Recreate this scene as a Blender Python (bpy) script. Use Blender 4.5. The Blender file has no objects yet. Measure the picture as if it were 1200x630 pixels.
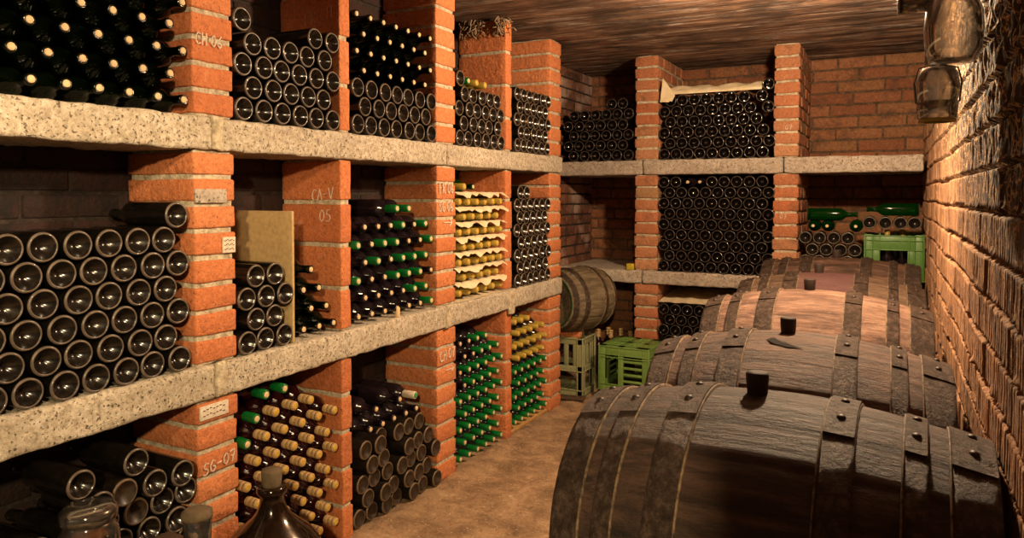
import bpy, math, random
from math import sin, cos, pi, tan, atan2, radians, sqrt
from mathutils import Vector, Matrix, noise

random.seed(7)
SC = bpy.context.scene
COL = SC.collection


# ------------------------------------------------------------------ colours
def lin(h):
    h = h.lstrip('#')
    out = []
    for i in (0, 2, 4):
        c = int(h[i:i + 2], 16) / 255
        out.append(c / 12.92 if c <= .04045 else ((c + .055) / 1.055) ** 2.4)
    return (out[0], out[1], out[2], 1.0)


# ------------------------------------------------------------------ node helper
class NT:
    def __init__(self, name):
        self.m = bpy.data.materials.new(name)
        self.m.use_nodes = True
        self.t = self.m.node_tree
        self.t.nodes.clear()
        self.out = self.n('ShaderNodeOutputMaterial')
        self.b = self.n('ShaderNodeBsdfPrincipled')
        self.t.links.new(self.b.outputs[0], self.out.inputs[0])

    def n(self, kind, **kw):
        nd = self.t.nodes.new(kind)
        for k, v in kw.items():
            setattr(nd, k, v)
        return nd

    def l(self, a, b):
        self.t.links.new(a, b)

    def coord(self, scale=(1, 1, 1), rot=(0, 0, 0)):
        tc = self.n('ShaderNodeTexCoord')
        mp = self.n('ShaderNodeMapping')
        mp.inputs['Scale'].default_value = scale
        mp.inputs['Rotation'].default_value = rot
        self.l(tc.outputs['Object'], mp.inputs[0])
        return mp.outputs[0]

    def noise(self, vec, scale, detail=4, rough=.6, dist=0.0):
        nd = self.n('ShaderNodeTexNoise')
        nd.inputs['Scale'].default_value = scale
        nd.inputs['Detail'].default_value = detail
        nd.inputs['Roughness'].default_value = rough
        nd.inputs['Distortion'].default_value = dist
        self.l(vec, nd.inputs['Vector'])
        return nd.outputs['Fac']

    def voronoi(self, vec, scale):
        nd = self.n('ShaderNodeTexVoronoi')
        nd.inputs['Scale'].default_value = scale
        self.l(vec, nd.inputs['Vector'])
        return nd.outputs['Distance']

    def ramp(self, fac, stops):
        nd = self.n('ShaderNodeValToRGB')
        el = nd.color_ramp.elements
        while len(el) < len(stops):
            el.new(.5)
        for e, (p, c) in zip(el, stops):
            e.position = p
            e.color = lin(c) if isinstance(c, str) else (c, c, c, 1)
        self.l(fac, nd.inputs[0])
        return nd.outputs[0]

    def mix(self, fac, a, b, mode='MIX'):
        nd = self.n('ShaderNodeMix', data_type='RGBA', blend_type=mode)
        for sock, v in ((nd.inputs[0], fac), (nd.inputs[6], a), (nd.inputs[7], b)):
            if isinstance(v, str):
                sock.default_value = lin(v)
            elif isinstance(v, (int, float)):
                sock.default_value = v if sock == nd.inputs[0] else (v, v, v, 1)
            else:
                self.l(v, sock)
        return nd.outputs[2]

    def math(self, op, a, b=0.0):
        nd = self.n('ShaderNodeMath', operation=op)
        for i, v in enumerate((a, b)):
            if isinstance(v, (int, float)):
                nd.inputs[i].default_value = v
            else:
                self.l(v, nd.inputs[i])
        return nd.outputs[0]

    def island(self):
        return self.n('ShaderNodeNewGeometry').outputs['Random Per Island']

    def obrand(self):
        return self.n('ShaderNodeObjectInfo').outputs['Random']

    def bump(self, h, strength=.5, dist=.01):
        nd = self.n('ShaderNodeBump')
        nd.inputs['Strength'].default_value = strength
        nd.inputs['Distance'].default_value = dist
        self.l(h, nd.inputs['Height'])
        self.l(nd.outputs[0], self.b.inputs['Normal'])

    def set(self, col=None, rough=None, **kw):
        for nm, v in (('Base Color', col), ('Roughness', rough)):
            if v is None:
                continue
            if isinstance(v, str):
                self.b.inputs[nm].default_value = lin(v)
            elif isinstance(v, (int, float)):
                self.b.inputs[nm].default_value = v
            else:
                self.l(v, self.b.inputs[nm])
        for k, v in kw.items():
            self.b.inputs[k.replace('_', ' ')].default_value = v
        return self.m


def brick_mat(name, tones, stain, stain_at=.62, white=None, wob=1.0, dark='#3a1c10', pale='#d8a27c'):
    t = NT(name)
    v = t.coord()
    base = t.ramp(t.island(), [(i / (len(tones) - 1), c) for i, c in enumerate(tones)])
    n1 = t.noise(v, 9, 5, .65)
    n2 = t.noise(v, 70, 4, .7)
    n3 = t.noise(v, 3.1, 3, .6)
    c = t.mix(t.ramp(n2, [(.38, 0.0), (.68, .6)]), base, stain)
    c = t.mix(t.ramp(t.noise(v, 150, 2, .5), [(.62, 0.0), (.70, .7)]), c, dark)
    c = t.mix(t.ramp(t.noise(v, 22, 6, .75, .5), [(.58, 0.0), (.72, .55)]), c, pale)
    c = t.mix(t.ramp(n1, [(stain_at, 0.0), (stain_at + .14, .8)]), c, stain)
    if white:
        c = t.mix(t.ramp(n3, [(.52, 0.0), (.68, .75)]), c, white)
    h = t.math('ADD', t.math('MULTIPLY', n2, .6), t.math('MULTIPLY', t.noise(v, 28, 4, .6), 1.0))
    t.bump(h, .9 * wob, .010)
    return t.set(c, .88)


def plain(name, col, rough=.6, **kw):
    t = NT(name)
    v = t.coord()
    base = NT.mix(t, t.ramp(t.noise(v, 60, 3), [(.4, 0.0), (.8, .35)]), col, '#2a1c12')
    t.set(base, rough, **kw)
    return t.m


M = {}
M['brick'] = brick_mat('red_brick', ['#c27244', '#d07e4c', '#c67646', '#d88a58', '#b9683c'], '#96502c')
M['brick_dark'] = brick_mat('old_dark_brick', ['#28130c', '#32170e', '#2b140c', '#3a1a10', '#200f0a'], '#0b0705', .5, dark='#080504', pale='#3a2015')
M['brick_back'] = brick_mat('aged_brick', ['#96603f', '#875033', '#a26a48', '#916541', '#9e5f3c'], '#54392a', .52, pale='#b08a68')
M['brick_pale'] = brick_mat('dusty_pale_brick', ['#b87a55', '#b4663f', '#c08a64', '#ac6a45', '#bd7450', '#a8835c'], '#735038', .54, pale='#cfae90')
M['brick_mould'] = brick_mat('mouldy_brick', ['#7c4e38', '#8e5a42', '#6d4433'], '#2a1c16', .5, '#b49a8c')

t = NT('lime_mortar')
v = t.coord()
c = t.ramp(t.noise(v, 45, 5, .7), [(.3, '#7c6e58'), (.5, '#b8aa90'), (.7, '#d8ccb4')])
t.bump(t.noise(v, 60, 5, .7), .8, .01)
M['mortar'] = t.set(c, .95)
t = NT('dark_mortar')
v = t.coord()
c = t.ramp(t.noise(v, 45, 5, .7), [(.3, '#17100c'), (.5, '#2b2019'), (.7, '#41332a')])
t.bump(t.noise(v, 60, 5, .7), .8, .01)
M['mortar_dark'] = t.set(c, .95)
t = NT('brown_mortar')
v = t.coord()
c = t.ramp(t.noise(v, 45, 5, .7), [(.3, '#34271d'), (.5, '#594534'), (.7, '#776049')])
t.bump(t.noise(v, 60, 5, .7), .8, .01)
M['mortar_mid'] = t.set(c, .95)


def concrete(name, lo, mid, hi, pit):
    t = NT(name)
    v = t.coord()
    c = t.ramp(t.noise(v, 55, 5, .75), [(.3, lo), (.48, mid), (.68, hi)])
    c = t.mix(t.ramp(t.noise(v, 4, 3), [(.35, 0.0), (.75, .45)]), c, lo)
    pits = t.ramp(t.noise(v, 120, 2, .5), [(.60, 0.0), (.70, 1.0)])
    pits2 = t.ramp(t.voronoi(v, 38), [(.10, 1.0), (.17, 0.0)])
    p = t.math('MAXIMUM', pits, pits2)
    c = t.mix(t.math('MULTIPLY', p, .8), c, pit)
    h = t.math('SUBTRACT', t.noise(v, 90, 4, .7), p)
    t.bump(h, .7, .006)
    return t.set(c, .92)


M['slab'] = concrete('pebbled_concrete', '#877a66', '#b6a995', '#dacfbe', '#3e3020')
M['slab_back'] = concrete('grey_concrete', '#857668', '#ad9f90', '#c6bbae', '#5c4c40')

t = NT('cellar_floor')
v = t.coord()
c = t.ramp(t.noise(v, 7, 8, .72, .4), [(.25, '#57422f'), (.42, '#8c6e52'), (.58, '#b08e6c'), (.75, '#cdb08c')])
c = t.mix(t.ramp(t.noise(v, 85, 3, .75), [(.60, 0.0), (.70, .8)]), c, '#e2cdb0')
c = t.mix(t.ramp(t.noise(v, 40, 5, .75), [(.56, 0.0), (.70, .65)]), c, '#4a3524')
c = t.mix(t.ramp(t.noise(v, 1.6, 3, .5), [(.5, 0.0), (.75, .5)]), c, '#5a4029')
h = t.math('ADD', t.noise(v, 30, 6, .7), t.math('MULTIPLY', t.noise(v, 140, 3, .7), .5))
t.bump(h, .75, .02)
M['floor'] = t.set(c, .85)

t = NT('board_marked_ceiling')
v = t.coord((.55, 4.2, 1))
v2 = t.coord()
c = t.ramp(t.noise(v, 4.5, 8, .7, .6), [(.3, '#2c1c14'), (.43, '#6a4a36'), (.56, '#a07a60'), (.7, '#c2a084')])
c = t.mix(t.ramp(t.noise(v, 3.6, 7, .78, .8), [(.54, 0.0), (.61, .8)]), c, '#cdbdb2')
c = t.mix(t.ramp(t.noise(v2, 2.6, 5, .65), [(.46, 0.0), (.62, .7)]), c, '#2a1a12')
t.bump(t.noise(v, 8, 7, .75, .5), .9, .04)
M['ceiling'] = t.set(c, .8)

t = NT('hollow_block_wall')
v = t.coord()
vs = t.coord((1, 14, 1))
vs = t.coord((1, 22, .6))
c = t.ramp(t.noise(vs, 3, 5, .65), [(.3, '#6a4930'), (.46, '#a07352'), (.6, '#bd906c'), (.78, '#d2aa86')])
c = t.mix(t.ramp(t.noise(v, 5, 6, .7), [(.5, 0.0), (.66, .8)]), c, '#452a1a')
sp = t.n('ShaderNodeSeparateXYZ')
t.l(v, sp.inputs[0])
# cobweb threads high up, colour darkened there to offset the lamp's hot spot
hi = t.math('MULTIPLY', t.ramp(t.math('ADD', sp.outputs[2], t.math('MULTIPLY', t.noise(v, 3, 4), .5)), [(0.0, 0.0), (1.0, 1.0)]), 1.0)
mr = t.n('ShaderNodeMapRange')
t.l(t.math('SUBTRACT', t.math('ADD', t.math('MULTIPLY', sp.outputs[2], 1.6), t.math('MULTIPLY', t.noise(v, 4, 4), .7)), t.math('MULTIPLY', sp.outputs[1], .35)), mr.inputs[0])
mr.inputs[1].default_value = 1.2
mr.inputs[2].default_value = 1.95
painted_shade = mr.outputs[0]
c = t.mix(t.math('MULTIPLY', painted_shade, .92), c, '#120a06')
rid = t.math('ABSOLUTE', t.math('SUBTRACT', t.noise(v, 16, 4, .6, 1.2), .5))
web = t.math('MULTIPLY', t.ramp(rid, [(.0, 1.0), (.035, 0.0)]), t.math('ADD', t.math('MULTIPLY', painted_shade, .75), .12))
c = t.mix(web, c, '#c8a070')
t.bump(t.noise(v, 55, 6, .7), .45, .012)
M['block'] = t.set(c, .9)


def glass_bottle(name, col, dusty='#6e625a', dust=.25, rough=.12, spec=.5, coat=.3):
    t = NT(name)
    v = t.coord()
    n = t.noise(v, 38, 5, .7)
    fac = t.ramp(n, [(.45, dust * .25), (.75, dust)])
    c = t.mix(fac, col, dusty)
    r = t.math('ADD', t.math('MULTIPLY', fac, .7), rough)
    t.set(c, r, Coat_Weight=coat, Coat_Roughness=.08)
    t.b.inputs['Specular IOR Level'].default_value = spec
    return t.m


M['g_dark'] = glass_bottle('dark_bottle_glass', '#060604', '#40362d', .16)
M['g_dark_rim'] = glass_bottle('dusty_bottle_base_rim', '#4d4238', '#8c7c6c', .5, .25)
M['g_punt'] = glass_bottle('dark_bottle_base', '#0d0a08', '#42362c', .32, .14)
M['g_dusty'] = glass_bottle('dust_covered_glass', '#0a0806', '#2e2118', .55, .35, .2, 0)
M['g_dusty_rim'] = glass_bottle('dust_covered_rim', '#54432f', '#86705a', .6, .35, .4, .1)
M['g_dusty_punt'] = glass_bottle('dust_covered_base', '#1c130d', '#4e3a28', .6, .32, .4, .15)
M['g_black'] = glass_bottle('clean_black_glass', '#070505', '#2b2320', .10, .035, .7, .5)
M['g_black_rim'] = glass_bottle('clean_black_rim', '#2a2420', '#7a6c62', .35, .1)
M['g_green'] = glass_bottle('green_bottle_glass', '#020601', '#10160c', .12, .1, .35, .1)
M['g_bright'] = glass_bottle('bright_green_glass', '#0f5a17', '#3c6a32', .15, .08)
t = NT('bright_green_glass')
v = t.coord()
tr = t.n('ShaderNodeBsdfTransparent')
tr.inputs[0].default_value = (.10, .42, .09, 1)
t.set('#083a0c', .08)
lw = t.n('ShaderNodeLayerWeight')
lw.inputs[0].default_value = .3
m1 = t.n('ShaderNodeMixShader')
t.l(t.math('ADD', t.math('MULTIPLY', lw.outputs['Facing'], .5), .3), m1.inputs[0])
t.l(tr.outputs[0], m1.inputs[1])
t.l(t.b.outputs[0], m1.inputs[2])
t.l(m1.outputs[0], t.out.inputs[0])
M['g_bright'] = t.m
M['g_red'] = glass_bottle('red_wine_glass', '#1c0306', '#2a0f0c', .2, .08)
M['g_plum'] = glass_bottle('plum_dark_glass', '#140c10', '#3d3038', .25, .1)
M['g_yellow'] = glass_bottle('straw_glass', '#5a4a14', '#74643a', .3, .15)


def capmat(name, a, b, rough=.4):
    t = NT(name)
    v = t.coord((1, 1, 1))
    c = t.mix(t.ramp(t.noise(v, 90, 4, .7), [(.42, 0.0), (.72, .7)]), a, b)
    return t.set(c, rough)


M['cork'] = capmat('cork_end', '#dcbf94', '#a8814f', .8)
M['cap_green'] = capmat('green_foil', '#066426', '#054018', .35)
M['cap_gold'] = capmat('gold_foil', '#a48a34', '#75602a', .42)
M['cap_buff'] = capmat('buff_capsule', '#b99868', '#80623a', .6)
M['disc_gold'] = capmat('gold_disc', '#c7a24a', '#9d7a30', .4)
M['cap_white'] = capmat('white_foil', '#cdbfa8', '#9a8a74', .5)
M['disc_green'] = capmat('green_disc', '#2f9a5c', '#1f6a3c', .4)
M['paper_white'] = capmat('label_paper', '#d6cbb8', '#a99b84', .9)

t = NT('kraft_paper')
v = t.coord()
c = t.mix(t.ramp(t.noise(v, 14, 5, .6), [(.4, 0.0), (.7, .6)]), '#e2d2b0', '#bfa67c')
t.bump(t.noise(v, 22, 4), .5, .01)
M['paper'] = t.set(c, .85)
t = NT('brown_wrapping')
v = t.coord()
c = t.mix(t.ramp(t.noise(v, 8, 5, .6), [(.4, 0.0), (.7, .6)]), '#b08e66', '#7d6044')
t.bump(t.noise(v, 18, 4), .5, .01)
M['paper_brown'] = t.set(c, .8)


def barrel_wood(name, a, b, d, purple=False):
    t = NT(name)
    vg = t.coord((2.0, 16, 16))
    v = t.coord()
    c = t.ramp(t.noise(vg, 2.5, 7, .7, .3), [(.28, d), (.47, a), (.7, b)])
    c = t.mix(t.ramp(t.noise(v, 6, 5, .7), [(.5, 0.0), (.72, .6)]), c, d)
    if purple:
        sx = t.n('ShaderNodeSeparateXYZ')
        t.l(v, sx.inputs[0])
        w = t.math('ADD', t.math('ABSOLUTE', sx.outputs[0]), t.math('MULTIPLY', t.noise(v, 7), .1))
        c = t.mix(t.ramp(w, [(.15, .8), (.21, 0.0)]), c, '#5c3a3e')
    c = t.mix(t.ramp(t.noise(v, 85, 4, .7), [(.6, 0.0), (.75, .45)]), c, b)
    h = t.math('ADD', t.noise(vg, 5, 7, .75), t.math('MULTIPLY', t.noise(v, 60, 5, .7), .6))
    t.bump(h, .75, .012)
    return t.set(c, .55)


M['oak'] = barrel_wood('cellar_dark_oak', '#4c3529', '#7a5a4a', '#1c130e')
M['oak_dark'] = barrel_wood('blackened_oak', '#3a281d', '#63483a', '#150e0a')
M['oak_pale'] = barrel_wood('dusty_oak', '#725445', '#a6846f', '#36251c')
M['oak_wine'] = barrel_wood('wine_stained_oak', '#5a4535', '#866c56', '#2a1d15', True)
M['oak_keg'] = barrel_wood('grey_keg_oak', '#6a5c46', '#8f8068', '#3c3226')
t = NT('corroded_hoop_iron')
v = t.coord()
c = t.ramp(t.noise(v, 42, 6, .75), [(.3, '#1c130e'), (.5, '#3e2f25'), (.68, '#66544a')])
t.bump(t.noise(v, 65, 6, .75), .95, .012)
M['hoop'] = t.set(c, .5, Metallic=.25)
t = NT('dusty_hoop_edge')
v = t.coord()
c = t.ramp(t.noise(v, 50, 4, .7), [(.35, '#33271d'), (.68, '#8c7458')])
M['hoop_edge'] = t.set(c, .7)
M['bung'] = plain('bung_wood', '#2c1e16', .75)
M['rivet'] = plain('rivet_iron', '#3a2e26', .5, Metallic=.3)
M['beam'] = plain('stillage_timber', '#4a3524', .85)
M['plank'] = plain('pale_plank', '#b58a52', .85)
M['board'] = plain('fibre_board', '#b79c6c', .85)
M['crate'] = plain('green_plastic', '#6a8a44', .42)
M['crate_bright'] = plain('bright_green_plastic', '#557f3c', .4)
M['crate_old'] = plain('weathered_green_plastic', '#868660', .75)
M['keg_green'] = plain('mossy_green_paint', '#1e4a1e', .6)
M['chalk'] = plain('white_chalk', '#e6d6c4', .95)
M['chalk_faint'] = plain('faint_chalk', '#d8a88a', .95)
M['ink'] = plain('brown_ink', '#5a3426', .9)
M['yellow'] = plain('yellow_card', '#b8a024', .6)
M['iron'] = plain('dark_iron', '#1f1a17', .45, Metallic=.7)
M['steel'] = plain('bright_steel', '#8f8880', .25, Metallic=.9)
M['gasket'] = plain('yellowed_rubber', '#b39a4a', .6)
M['web'] = plain('dusty_cobweb', '#8d745a', 1.0)


def clear(name, col, rough=.02, ior=1.45, tr=1.0):
    t = NT(name)
    v = t.coord()
    r = t.math('ADD', t.math('MULTIPLY', t.noise(v, 40, 4), .08), rough)
    return t.set(col, r, **{'Transmission_Weight': tr, 'IOR': ior})


t = NT('clear_jar_glass')
v = t.coord()
tr = t.n('ShaderNodeBsdfTransparent')
tr.inputs[0].default_value = (.93, .91, .88, 1)
gl = t.n('ShaderNodeBsdfGlossy')
gl.inputs['Roughness'].default_value = .06
lw = t.n('ShaderNodeLayerWeight')
lw.inputs[0].default_value = .35
m1 = t.n('ShaderNodeMixShader')
t.l(t.math('ADD', t.math('MULTIPLY', lw.outputs['Fresnel'], .9), .24), m1.inputs[0])
t.l(tr.outputs[0], m1.inputs[1])
t.l(gl.outputs[0], m1.inputs[2])
t.set('#d8d0c8', .35)
m2 = t.n('ShaderNodeMixShader')
t.l(t.ramp(t.noise(v, 30, 5, .7), [(.42, .04), (.8, .2)]), m2.inputs[0])
t.l(m1.outputs[0], m2.inputs[1])
t.l(t.b.outputs[0], m2.inputs[2])
t.l(m2.outputs[0], t.out.inputs[0])
M['jar_glass'] = t.m
mm = M['jar_glass'].copy()
mm.name = 'clear_bench_glass'
for nd in mm.node_tree.nodes:
    if nd.type == 'VALTORGB' and len(nd.color_ramp.elements) == 2:
        nd.color_ramp.elements[0].color = (.015, .015, .015, 1)
        nd.color_ramp.elements[1].color = (.09, .09, .09, 1)
M['bench_glass'] = mm
M['amber'] = clear('amber_liquid', '#d08030', .06, 1.33, .55)
M['wine'] = plain('red_wine', '#2c0614', .08)
M['wine_foam'] = plain('purple_wine_edge', '#6d2c48', .3)
M['demijohn'] = glass_bottle('brown_demijohn_glass', '#150b06', '#4a3524', .25, .06)
M['dust_lid'] = plain('dust_crust', '#6a5a44', .95)


# ------------------------------------------------------------------ mesh builder
class MB:
    def __init__(self):
        self.v, self.f, self.m, self.s = [], [], [], []

    def add(self, vs, fs, mat=0, smooth=False):
        o = len(self.v)
        self.v.extend(tuple(p) for p in vs)
        for f in fs:
            self.f.append(tuple(i + o for i in f))
            self.m.append(mat)
            self.s.append(smooth)

    def box(self, x0, x1, y0, y1, z0, z1, mat=0, M4=None):
        vs = [Vector((x, y, z)) for x in (x0, x1) for y in (y0, y1) for z in (z0, z1)]
        if M4 is not None:
            vs = [M4 @ p for p in vs]
        self.add(vs, [(0, 1, 3, 2), (4, 6, 7, 5), (0, 4, 5, 1), (2, 3, 7, 6), (0, 2, 6, 4), (1, 5, 7, 3)], mat)

    def rbox(self, x0, x1, y0, y1, z0, z1, mat=0, r=.006, seg=.05, amp=.0025, freq=14, M4=None, smooth=True, maxn=60):
        """box with rounded edges, cut into a grid and roughened"""
        c = Vector(((x0 + x1) / 2, (y0 + y1) / 2, (z0 + z1) / 2))
        h = Vector((abs(x1 - x0) / 2, abs(y1 - y0) / 2, abs(z1 - z0) / 2))
        r = min(r, h.x * .9, h.y * .9, h.z * .9)
        ax = []
        for k in range(3):
            n = max(1, min(maxn, int(round(2 * h[k] / seg)))) if seg else 1
            i0 = -(h[k] - r)
            a = [-h[k]] + [i0 + 2 * (h[k] - r) * j / n for j in range(n + 1)] + [h[k]]
            ax.append(a)
        idx, vs, fs = {}, [], []

        def vid(i, j, k):
            key = (i, j, k)
            if key not in idx:
                p = Vector((ax[0][i], ax[1][j], ax[2][k]))
                q = Vector([max(-(h[d] - r), min(h[d] - r, p[d])) for d in range(3)])
                d = p - q
                if d.length > 1e-9:
                    p = q + d.normalized() * r
                w = c + p
                if amp:
                    w = w + noise.noise_vector(w * freq) * amp
                idx[key] = len(vs)
                vs.append(M4 @ w if M4 is not None else w)
            return idx[key]
        N = [len(a) for a in ax]
        for (d, e, f) in ((0, 1, 2), (1, 2, 0), (2, 0, 1)):
            for side in (0, N[d] - 1):
                for a in range(N[e] - 1):
                    for b in range(N[f] - 1):
                        q = []
                        for (da, db) in ((0, 0), (1, 0), (1, 1), (0, 1)):
                            t3 = [0, 0, 0]
                            t3[d], t3[e], t3[f] = side, a + da, b + db
                            q.append(vid(*t3))
                        if side == 0:
                            q.reverse()
                        fs.append(q)
        self.add(vs, fs, mat, smooth)

    def lathe(self, prof, n=24, mats=None, axis='x', M4=None, smooth=True, arc=2 * pi, wob=None):
        """profile = [(along, radius)...] turned round the axis; mats = material per segment"""
        vs, fs, ms = [], [], []
        rings = []
        full = abs(arc - 2 * pi) < 1e-6
        nn = n if full else n + 1
        for (a, r) in prof:
            if r < 1e-6:
                rings.append([len(vs)])
                vs.append(self._ax(axis, a, 0, 0))
            else:
                ids = []
                for k in range(nn):
                    th = arc * k / n
                    rr = r if wob is None else r + wob(a, th)
                    ids.append(len(vs))
                    vs.append(self._ax(axis, a, rr * cos(th), rr * sin(th)))
                rings.append(ids)
        for i in range(len(prof) - 1):
            A, B = rings[i], rings[i + 1]
            mt = mats[i] if mats else 0
            for k in range(n):
                k2 = (k + 1) % nn if full else k + 1
                if len(A) == 1 and len(B) == 1:
                    continue
                if len(A) == 1:
                    fs.append((A[0], B[k2], B[k]))
                elif len(B) == 1:
                    fs.append((A[k], A[k2], B[0]))
                else:
                    fs.append((A[k], A[k2], B[k2], B[k]))
                ms.append(mt)
        if M4 is not None:
            vs = [M4 @ Vector(p) for p in vs]
        o = len(self.v)
        self.v.extend(tuple(p) for p in vs)
        for f, mt in zip(fs, ms):
            self.f.append(tuple(i + o for i in f))
            self.m.append(mt)
            self.s.append(smooth)

    @staticmethod
    def _ax(axis, a, p, q):
        if axis == 'x':
            return Vector((a, p, q))
        if axis == 'y':
            return Vector((q, a, p))
        return Vector((p, q, a))

    def tube(self, pts, r, n=8, mat=0, cap=True):
        pts = [Vector(p) for p in pts]
        rings, vs, fs = [], [], []
        for i, p in enumerate(pts):
            d = (pts[min(i + 1, len(pts) - 1)] - pts[max(i - 1, 0)]).normalized()
            u = d.cross(Vector((0, 0, 1)))
            if u.length < .1:
                u = d.cross(Vector((0, 1, 0)))
            u.normalize()
            w = d.cross(u)
            ids = []
            for k in range(n):
                th = 2 * pi * k / n
                ids.append(len(vs))
                vs.append(p + (u * cos(th) + w * sin(th)) * r)
            rings.append(ids)
        for A, B in zip(rings, rings[1:]):
            for k in range(n):
                fs.append((A[k], B[k], B[(k + 1) % n], A[(k + 1) % n]))
        if cap:
            fs.append(tuple(rings[0]))
            fs.append(tuple(reversed(rings[-1])))
        self.add(vs, fs, mat, True)

    def grid(self, P, nu, nv, mat=0, smooth=True, flip=False):
        vs = [P(i / nu, j / nv) for i in range(nu + 1) for j in range(nv + 1)]
        fs = []
        for i in range(nu):
            for j in range(nv):
                a = i * (nv + 1) + j
                q = (a, a + nv + 1, a + nv + 2, a + 1)
                fs.append(tuple(reversed(q)) if flip else q)
        self.add(vs, fs, mat, smooth)

    def mesh(self, name, mats, origin=None):
        me = bpy.data.meshes.new(name)
        vs = self.v
        if origin is not None:
            ox, oy, oz = origin
            vs = [(p[0] - ox, p[1] - oy, p[2] - oz) for p in vs]
        me.from_pydata(vs, [], self.f)
        for mt in mats:
            me.materials.append(mt)
        me.polygons.foreach_set('material_index', self.m)
        me.polygons.foreach_set('use_smooth', self.s)
        me.update()
        return me

    def build(self, name, mats, parent=None, origin=None, loc=None, rot=None):
        if not isinstance(mats, (list, tuple)):
            mats = [mats]
        o = bpy.data.objects.new(name, self.mesh(name, mats, origin))
        COL.objects.link(o)
        if parent is not None:
            o.parent = parent
        if origin is not None and loc is None:
            o.location = origin
        if loc is not None:
            o.location = loc
        if rot is not None:
            o.rotation_euler = rot
        return o


def tag(o, label=None, cat=None, group=None, kind=None):
    if label:
        o['label'] = label
    if cat:
        o['category'] = cat
    if group:
        o['group'] = group
    if kind:
        o['kind'] = kind
    return o


def empty(name, loc=(0, 0, 0), rz=0.0):
    o = bpy.data.objects.new(name, None)
    COL.objects.link(o)
    o.empty_display_size = .05
    o.location = loc
    o.rotation_euler = (0, 0, rz)
    return o


def copy_tree(o):
    c = o.copy()
    COL.objects.link(c)
    for ch in o.children:
        d = ch.copy()
        COL.objects.link(d)
        d.parent = c
        for g in ch.children:
            e = g.copy()
            COL.objects.link(e)
            e.parent = d
    return c


ORD = ['first', 'second', 'third', 'fourth', 'fifth', 'sixth', 'seventh', 'eighth', 'ninth', 'tenth', 'eleventh', 'twelfth']

# ------------------------------------------------------------------ measures (metres)
FX = -1.88          # front plane of the left rack
BX = -2.19          # wall behind the left rack
LS = (.724, .830)   # lower shelf slab
US = (1.498, 1.600)  # upper shelf slab
CZ = 2.33           # ceiling
BY = 5.0            # front plane of the back rack
WY = 5.72           # back wall
RX = .20            # right wall


# ------------------------------------------------------------------ room
def struct(o, label=None, cat=None, group=None):
    return tag(o, label, cat, group, 'structure')


b = MB()


def floorP(u, v):
    x = -2.6 + 3.2 * u
    y = -1.7 + 7.6 * v
    z = noise.noise(Vector((x * 2.2, y * 2.2, 3))) * .010 + noise.noise(Vector((x * 9, y * 9, 1))) * .005 - .008
    d = abs(x - (FX + .03))
    z += .022 * math.exp(-(d / .06) ** 2) * (.5 + .5 * noise.noise(Vector((y * 6, 0, 5)))) * (1 if y > 1.75 else 0)
    return Vector((x, y, z))


b.grid(floorP, 110, 240)
struct(b.build('floor', M['floor']), 'rough brown dusty concrete cellar floor', 'floor')

b = MB()


def ceilP(u, v):
    x = -2.6 + 3.0 * u
    y = -1.0 + 6.9 * v
    k = math.floor(y / .13)
    fr = y / .13 - k
    z = CZ + (random.Random(k).random() - .5) * .006
    if fr < .08 or fr > .92:
        z += .003
    z += noise.noise(Vector((x * 1.5, y * 8, 9))) * .007 + noise.noise(Vector((x * 7, y * 25, 2))) * .003
    return Vector((x, y, z))


b.grid(ceilP, 70, 690, flip=True)
b.box(-2.6, .4, -1.0, 5.9, CZ + .03, CZ + .12)
struct(b.build('ceiling', M['ceiling']), 'dark stained ceiling with board marks and white streaks', 'ceiling')


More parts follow.
